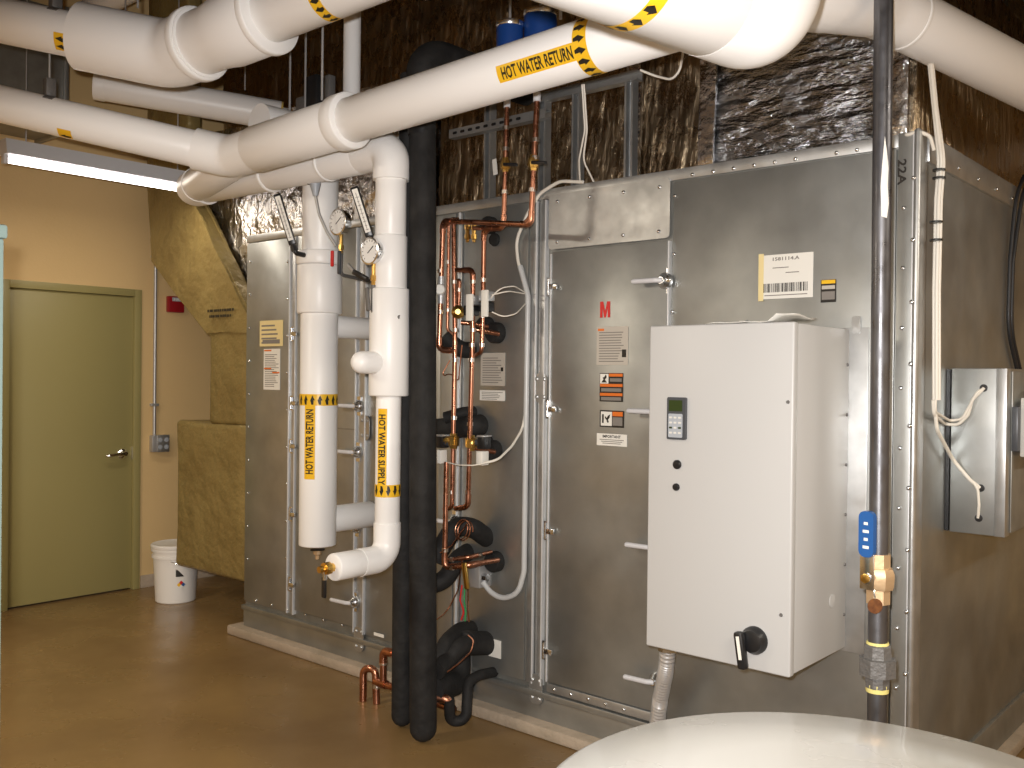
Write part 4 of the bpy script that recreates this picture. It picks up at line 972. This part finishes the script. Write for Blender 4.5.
obj('valve_lever', obox(NB(), q+V((-.028, -.03, -.115)), (1, 0, 0), (0, 1, 0), (0, 0, 1), .018, .01, .075, .004), M['red'], t)
obj('valve_lever', obox(NB(), q+V((.012, -.02, -.135)), (1, 0, 0), (0, 1, 0), (0, 0, 1), .018, .014, .11, .005), M['dgrey'], t)
obj('pipe_nipple', tube(NB(), fil([q-vz*.09, q-vz*.19, q+V((-.10, .34, -.20))], .02), .009, 10), M['iron'], t)
t, q = gauge('pressure gauge by the supply riser above a black lever valve', 370, 251, .056, 3.98, None)
obj('valve_lever', obox(NB(), q+V((-.012, -.02, -.15)), (1, 0, .12), (0, 1, 0), (-.12, 0, 1), .02, .014, .10, .005), M['iron'], t)
obj('pipe_nipple', tube(NB(), fil([q-vz*.09, q-vz*.21, q+V((.10, .06, -.225))], .02), .010, 10), M['iron'], t)
obj('side_lever', obox(NB(), q+V((-.085, -.0, -.045)), (1, 0, -.42), (0, 1, 0), (.42, 0, 1), .10, .018, .022, .005), M['blackp'], t)
obj('side_stem', tube(NB(), [q+V((-.12, 0, -.03)), q+V((-.19, .02, .01))], .008, 10), M['conduit'], t)
fa, fb = atD(314.5, 158, 4.42), atD(315.5, 196, 4.42)
t = thing('flow_sensor', 'grey flow sensor with a trailing cable in front of the return riser', 'sensor', fb)
obj('body', tube(NB(), [fa, lerp(fa, fb, .3), lerp(fa, fb, .7), fb], [.014, .026, .026, .012], 14), M['vfd_g'], t)
obj('mounting_bracket', obox(NB(), lerp(fa, fb, .3)-R2*.028, R2, TOCAM, vz, .014, .02, .14, .003), M['iron'], t)
obj('cable', tube(NB(), fil([fb, atD(319, 214, 4.42), atD(327, 232, 4.42), atD(336, 246, 4.42)], .1), .007, 10), M['conduit'], t)
# black valve body above the return main
c = atD(318, 90, 4.6)
t = thing('valve_actuator', 'black valve actuator behind the return main near the threaded rod', 'actuator', c-vz*.12)
obj('housing', box(NB(), c+V((-.05, -.05, -.10)), c+V((.05, .05, .06)), .01), M['blackp'], t)
obj('bracket', box(NB(), c+V((-.14, -.03, -.14)), c+V((-.055, .03, -.02)), .006), M['iron'], t)
obj('plate', box(NB(), c+V((.055, -.02, -.09)), c+V((.11, .02, .05)), .004), M['iron'], t)
obj('hanger_rod', cyl(NB(), c+V((-.02, -.06, -.1)), V((c.x-.02, c.y-.06, ZC)), .005, None, 8), M['conduit'], t)
# ------------------------------------------------------------------ ducts
KF = 3.25
def kp_(px, py): return onY(px, py, KF)
def crinkle(bm, amp, cell=.12, keep=None):
    """subdivide and dent the facing so that it looks wrapped by hand"""
    for _ in range(5):
        es = [e for e in bm.edges if e.calc_length() > cell]
        if not es: break
        bmesh.ops.subdivide_edges(bm, edges=es, cuts=1, use_grid_fill=True)
        bmesh.ops.triangulate(bm, faces=[f for f in bm.faces if len(f.verts) > 4])
    from mathutils import noise
    for v in bm.verts:
        n = noise.noise_vector(v.co*3.1)*amp+noise.noise_vector(v.co*8)*amp*.45
        v.co += n
    return bm
kd = thing('insulated_duct', 'kraft faced insulated duct stepping down behind the left end of the unit', 'duct', (-5.35, 3.6, .29))
lo = [kp_(175, 563), kp_(247, 585), kp_(247, 424), kp_(177, 422)]
x0, x1 = lo[0].x, AX0-.012
bm = NB(); box(bm, (x0, KF, .29), (x1, KF+.9, 1.24), .03, 3); obj('plenum_box', crinkle(bm, .010, .14), M['kraft'], kd, ang=60)
x2, x3 = kp_(206, 380).x, x1
bm = NB(); box(bm, (x2, KF+.012, 1.235), (x3, KF+.72, kp_(207, 318).z), .03, 3); obj('vertical_section', crinkle(bm, .009, .12), M['kraft'], kd, ang=60)
poly = [kp_(205, 337), kp_(247, 318), kp_(189, 198), kp_(186, 178), kp_(146, 178), kp_(150, 263)]
poly = [V((p.x, KF, p.z)) for p in poly]
poly[1].x = x1; poly[0].z = poly[1].z-.10; poly.insert(1, V((x1, KF, poly[0].z)))
bm = NB(); prism(bm, poly, (0, .11, 0)); bmesh.ops.bevel(bm, geom=bm.edges[:], offset=.018, segments=2, affect='EDGES')
sl = obj('offset_section', crinkle(bm, .009, .12), M['kraft'], kd, ang=60)
poly = poly[:1]+poly[2:]; zr2 = poly[3].z
bm = NB(); box(bm, (poly[4].x, KF+.0, zr2-.03), (poly[3].x, KF+.11, ZC-.3), .02, 2); obj('riser_section', crinkle(bm, .008, .16), M['kraft'], kd, ang=60)
s0, s1_ = kp_(207, 308), kp_(246, 306)
bm = flat_text('MADE IN U.S.A.' if False else 'FACING - R 6.0', V((kp_(226, 310).x, KF-.016, kp_(226, 312).z)), (1, 0, -.03), (.03, 0, 1), .25, .028)
bm.free()
bm = NB()
for r_, (wa, dxx) in enumerate(((.30, -.02), (.24, .0))):
    x = 0
    while x < wa:
        w_ = random.choice((.012, .018, .024)); plate(bm, V((kp_(212, 310).x+dxx+x, KF-.014, kp_(228, 310).z-.035*r_)), X_, Z_, w_, .016, .001); x += w_+.006
obj('ink_stamp', bm, M['ink'], kd)
# foil wrapped transition above the end of the unit
fd = thing('insulated_duct', 'bright crinkled foil transition duct rising behind the kraft duct', 'duct', (-4.9, 4.0, 1.7))
P = [V((x, 3.40, z)) for x, z in ((-6.08, 3.12), (-6.08, 2.42), (-5.33, 1.93), (-4.945, 1.93), (-4.945, AZ1+.03), (-3.9, AZ1+.03), (-3.9, 3.12))]
bm = NB(); prism(bm, P, (0, .52, 0)); obj('foil_wrap', crinkle(bm, .022, .09), M['foil'], fd, ang=40)
ls = NB(); lathe(ls, V((-4.42, 3.385, AZ1+.02)), (0, 0, 1), [(0, .02), (.7, .02)], 10); obj('foil_tape_seam', crinkle(ls, .004, .1), M['tape'], fd, ang=60)
# dark foil ducts over the unit
def fduct(lab, a, b, m, amp=.016, cell=.13):
    t = thing('insulated_duct', lab, 'duct', ((a[0]+b[0])/2, (a[1]+b[1])/2, a[2]))
    bm = NB(); box(bm, a, b, .02, 2); obj('foil_wrap', crinkle(bm, amp, cell), M[m], t, ang=40); return t
xr0 = onY(702, 150, 3.36).x; xr1 = onY(906, 110, 3.36).x
t = fduct('dark foil wrapped duct on top of the right half of the unit', (xr0, 3.36, AZ1+.02), (xr1, 5.2, ZC-.05), 'foil_d')
for x in (xr0+.03, xr1-.02):
    bm = NB(); box(bm, (x-.035, 3.335, AZ1+.01), (x+.035, 3.352, ZC-.06), .004); obj('foil_tape_seam', crinkle(bm, .008, .04), M['tape'], t, ang=30)
bm = NB(); box(bm, (xr1-.01, 3.42, AZ1+.005), (xr1+.014, 5.15, 3.2), .004); obj('brown_end_face', crinkle(bm, .008, .14), M['foil_br'], t, ang=50)  # brown sheet paints the warm reflection on this end of the foil
t = fduct('dark brown foil wrapped duct set back over the middle of the unit', (-3.85, 3.75, AZ1+.02), (xr0-.03, 5.2, ZC-.05), 'foil_br', .02, .12)
bm = NB(); box(bm, (-2.55, 3.70, AZ1+.01), (-2.47, 3.725, ZC-.06), .004); obj('foil_tape_seam', crinkle(bm, .008, .04), M['tape'], t, ang=30)
t = fduct('dark foil wrapped duct crossing high above the left part of the unit', (-6.42, 3.97, 2.96), (-3.9, 5.0, ZC-.05), 'foil_br', .02, .14)
t = fduct('flat dark foil duct high overhead behind the blue canisters', (-3.5, 2.93, 3.42), (-.9, 3.32, 3.9), 'foil_d', .012, .14)
t = fduct('foil wrapped duct high at the right edge over the end of the unit', (-.75, 3.75, 3.0), (1.6, 5.6, 3.9), 'foil_d', .015, .14)
# grey sheet duct behind the mains at top left
a = atD(-30, 100, 6.0); 
gd_ = thing('sheet_metal_duct', 'bare grey sheet metal duct behind the mains at the far left', 'duct', (-5.95, 1.9, 2.9))
e0 = onX(68, 60, -5.9)
obj('duct_body', box(NB(), (-6.3, .6, 3.02), (-5.9, e0.y, 3.75), .004), M['galv_d'], gd_)
obj('flange', box(NB(), (-6.31, e0.y-.03, 3.0), (-5.88, e0.y, 3.77), .004), M['galv'], gd_)
for y in (.9, 1.8): obj('hanger_rod', cyl(NB(), (-6.1, y, 3.74), (-6.1, y, ZC), .006, None, 8), M['conduit'], gd_)
# ------------------------------------------------------------------ fluorescent fixture
lx, ly0, ly1, lz = -5.4, 2.03, 3.19, 2.70
fl = thing('fluorescent_light', 'hanging fluorescent strip light with one lit tube at upper left', 'light', (lx, (ly0+ly1)/2, lz-.03))
bm = NB(); prism(bm, [V((lx-.06, ly0, lz+.005)), V((lx+.06, ly0, lz+.005)), V((lx+.045, ly0, lz+.085)), V((lx-.045, ly0, lz+.085))], (0, ly1-ly0, 0))
obj('housing', bm, M['lampw'], fl)
for y in (ly0+.012, ly1-.012): obj('lamp_holder', box(NB(), (lx-.02, y-.012, lz-.045), (lx+.02, y+.012, lz+.008), .005), M['lampw'], fl)
obj('tube', tube(NB(), [V((lx, ly0+.02, lz-.022)), V((lx, ly1-.02, lz-.022))], .0165, 16), M['tube'], fl)
for y in (ly0+.12, ly1-.15): obj('hanger_rod', cyl(NB(), (lx, y, lz+.08), (lx, y, ZC), .004, None, 8), M['conduit'], fl)
# ------------------------------------------------------------------ things on the back wall
c = onX(174, 304.5, XB)
t = thing('fire_alarm_pull', 'red fire alarm box on the tan wall right of the door', 'fire alarm', (XB, c.y, c.z-.06))
obj('housing', box(NB(), (XB, c.y-.065, c.z-.06), (XB+.045, c.y+.06, c.z+.058), .008), M['redbox'], t)
obj('lens', box(NB(), (XB+.043, c.y-.04, c.z+.02), (XB+.052, c.y+.05, c.z+.048), .003), M['vfd_g'], t)
obj('lettering', flat_text('FIRE', (XB+.0528, c.y, c.z+.034), (0, 1, 0), Z_, .06, .018), M['paper'], t)
cz = onX(160, 443, XB)
t = thing('outlet_box', 'steel outlet box with two sockets at the foot of the wall conduit', 'outlet', (XB, cz.y, cz.z-.06))
obj('box', box(NB(), (XB+.001, cz.y-.085, cz.z-.06), (XB+.05, cz.y+.045, cz.z+.06), .006), M['conduit'], t)
obj('cover_plate', box(NB(), (XB+.05, cz.y-.05, cz.z-.062), (XB+.056, cz.y+.045, cz.z+.062), .003), M['galv_b'], t)
for dy_ in (-.028, .02):
    for dz2 in (-.026, .026): obj('socket', lathe(NB(), (XB+.054, cz.y+dy_, cz.z+dz2), (1, 0, 0), [(0, .017), (.004, .017), (.005, .012)], 16), M['vfd_g'], t)
cx = XB+.02; cy0 = onX(157, 400, XB).y-.03
t = thing('conduit', 'thin steel conduit running up the tan wall from the outlet box', 'conduit', (cx, cy0, cz.z+.06))
obj('tube', cyl(NB(), (cx, cy0, cz.z+.058), (cx, cy0, ZC), .0115, None, 14), M['conduit'], t)
for zz2 in (cz.z+.28, cz.z+1.35): obj('strap', box(NB(), (XB, cy0-.03, zz2-.01), (cx+.014, cy0+.03, zz2+.01), .004), M['conduit'], t)
# ------------------------------------------------------------------ bucket
bc = V((-5.99, 3.385, 0)); bs = thing('bucket', 'white plastic pail with hazard labels on the floor by the door', 'bucket', bc)
obj('pail', lathe(NB(), bc, (0, 0, 1), [(0, .125), (.006, .131), (.30, .146), (.302, .156), (.318, .156), (.32, .148), (.345, .149), (.347, .16), (.362, .16), (.364, .15)], 40), M['bucket'], bs)
obj('lid', lathe(NB(), bc+vz*.362, (0, 0, 1), [(0, .158), (.008, .163), (.024, .163), (.030, .155), (.026, .14), (.022, .05)], 40), M['bucket'], bs)
bf = (CAM-bc); bf.z = 0; bf.normalize(); bsd = bf.cross(vz).normalized()
mp = cyl_map(bc, (0, 0, 1), bf, .1425)
def bl_(pts, m, nm): obj(nm, wrap(poly_flat(NB(), pts), mp, 4), M[m], bs)
sg = -1 if (mp(0, .02)-bc).dot(R2) > 0 else 1
def dd(cx_, cz_, s): return [(cz_-s, sg*cx_), (cz_, sg*(cx_+s)), (cz_+s, sg*cx_), (cz_, sg*(cx_-s))]
bl_([(.185, sg*.055), (.185, sg*.0), (.245, sg*.0)], 'ink', 'hazard_print')
bl_(dd(.035, .145, .014), 'red', 'diamond_print'); bl_(dd(.049, .131, .014), 'bluep', 'diamond_print'); bl_(dd(.021, .131, .014), 'yellow', 'diamond_print'); bl_(dd(.035, .117, .014), 'paper', 'diamond_print')
ha = bc+R2*.15+vz*.325; hb = bc-R2*.15+vz*.325
obj('wire_handle', tube(NB(), [ha, ha*.75+hb*.25+TOCAM*.115-vz*.075, (ha+hb)/2+TOCAM*.165-vz*.10, ha*.25+hb*.75+TOCAM*.115-vz*.06, hb] if False else fil([bc+R2*.150+vz*.30, bc+R2*.12+bf*.11+vz*.25, bc+R2*.02+bf*.165+vz*.27, bc-R2*.09+bf*.135+vz*.31, bc-R2*.150+vz*.30], .08), .003, 8), M['zinc'], bs)
# ------------------------------------------------------------------ cream tank, bottom right
TZ = .85
q1, q2, q3 = onZ(550, 765.5, TZ), onZ(775, 708.5, TZ), onZ(1010, 750, TZ)
def circ(a, b, c):
    ax, ay, bx, by, cx_, cy_ = a.x, a.y, b.x, b.y, c.x, c.y
    d = 2*(ax*(by-cy_)+bx*(cy_-ay)+cx_*(ay-by))
    ux = ((ax*ax+ay*ay)*(by-cy_)+(bx*bx+by*by)*(cy_-ay)+(cx_*cx_+cy_*cy_)*(ay-by))/d
    uy = ((ax*ax+ay*ay)*(cx_-bx)+(bx*bx+by*by)*(ax-cx_)+(cx_*cx_+cy_*cy_)*(bx-ax))/d
    return V((ux, uy, 0)), (V((ux, uy, 0))-V((ax, ay, 0))).length
tcn, TR = circ(q1, q2, q3)
tk = thing('storage_tank', 'round cream jacketed storage tank top in the bottom right foreground', 'tank', tcn)
obj('jacket', lathe(NB(), tcn, (0, 0, 1), [(0, TR-.012), (.01, TR-.008), (TZ-.09, TR-.008)], 96), M['cream'], tk)
obj('lid', lathe(NB(), tcn+vz*(TZ-.095), (0, 0, 1), [(0, TR-.004), (.004, TR), (.07, TR), (.086, TR-.006), (.095, TR-.022), (.098, TR*.6), (.10, .01)], 96), M['cream'], tk)
# ------------------------------------------------------------------ pale cabinet at the left edge
g0 = atD(7.5, 225, 2.0)
mc_ = thing('metal_cabinet', 'pale green metal cabinet edge at the left border of the photo', 'cabinet', (g0.x-.25, g0.y-.3, 0))
gz = g0.z
obj('cabinet_body', box(NB(), (g0.x-.5, g0.y-.6, 0), (g0.x-.0, g0.y-.006, gz-.03), .004), M['cabg'], mc_)
obj('cabinet_top', box(NB(), (g0.x-.51, g0.y-.61, gz-.03), (g0.x+.006, g0.y, gz), .006), M['cabg'], mc_)
# ------------------------------------------------------------------ light
def area(name, loc, rot, sx, sy, e, col=(1, .9, .78), spread=180):
    l = bpy.data.lights.new(name, 'AREA'); l.shape = 'RECTANGLE'; l.size = sx; l.size_y = sy; l.energy = e; l.color = col; l.spread = math.radians(spread)
    o = bpy.data.objects.new(name, l); COL.objects.link(o); o.location = loc; o.rotation_euler = rot; return o
WARM = (1, .88, .71)
area('strip_lamp', (-4.2, -.4, 2.75), (0, 0, 0), .45, 1.2, 85, WARM)
area('strip_lamp', (-1.6, -1.4, 2.8), (0, 0, math.pi/2), .25, 1.2, 62, WARM)
area('strip_lamp', (.9, .6, 2.75), (0, 0, 0), .25, 1.2, 62, WARM)
area('strip_lamp', (1.3, 3.3, 2.9), (0, 0, 0), .25, 1.2, 60, (1, .9, .76))  # unseen lamp added on the right to brighten the end panel
area('strip_lamp', (-5.4, 2.6, 2.655), (0, 0, 0), .10, 1.1, 9, WARM)
fl_ = bpy.data.lights.new('camera_flash', 'SPOT'); fl_.energy = 415; fl_.color = (1, .97, .95); fl_.shadow_soft_size = .02; fl_.spot_size = math.radians(75); fl_.spot_blend = .6
fo = bpy.data.objects.new('camera_flash', fl_); COL.objects.link(fo); fo.location = CAM+R2*-.05+U2*.07
fo.rotation_euler = cam.matrix_world.to_euler()
w = bpy.data.worlds.new('world'); sc.world = w; w.use_nodes = True
w.node_tree.nodes['Background'].inputs[0].default_value = (.9, .85, .8, 1); w.node_tree.nodes['Background'].inputs[1].default_value = .02
vs = sc.view_settings; vs.view_transform = 'Standard'; vs.look = 'None'; vs.exposure = 0.0; vs.gamma = 1; vs.use_curve_mapping = False
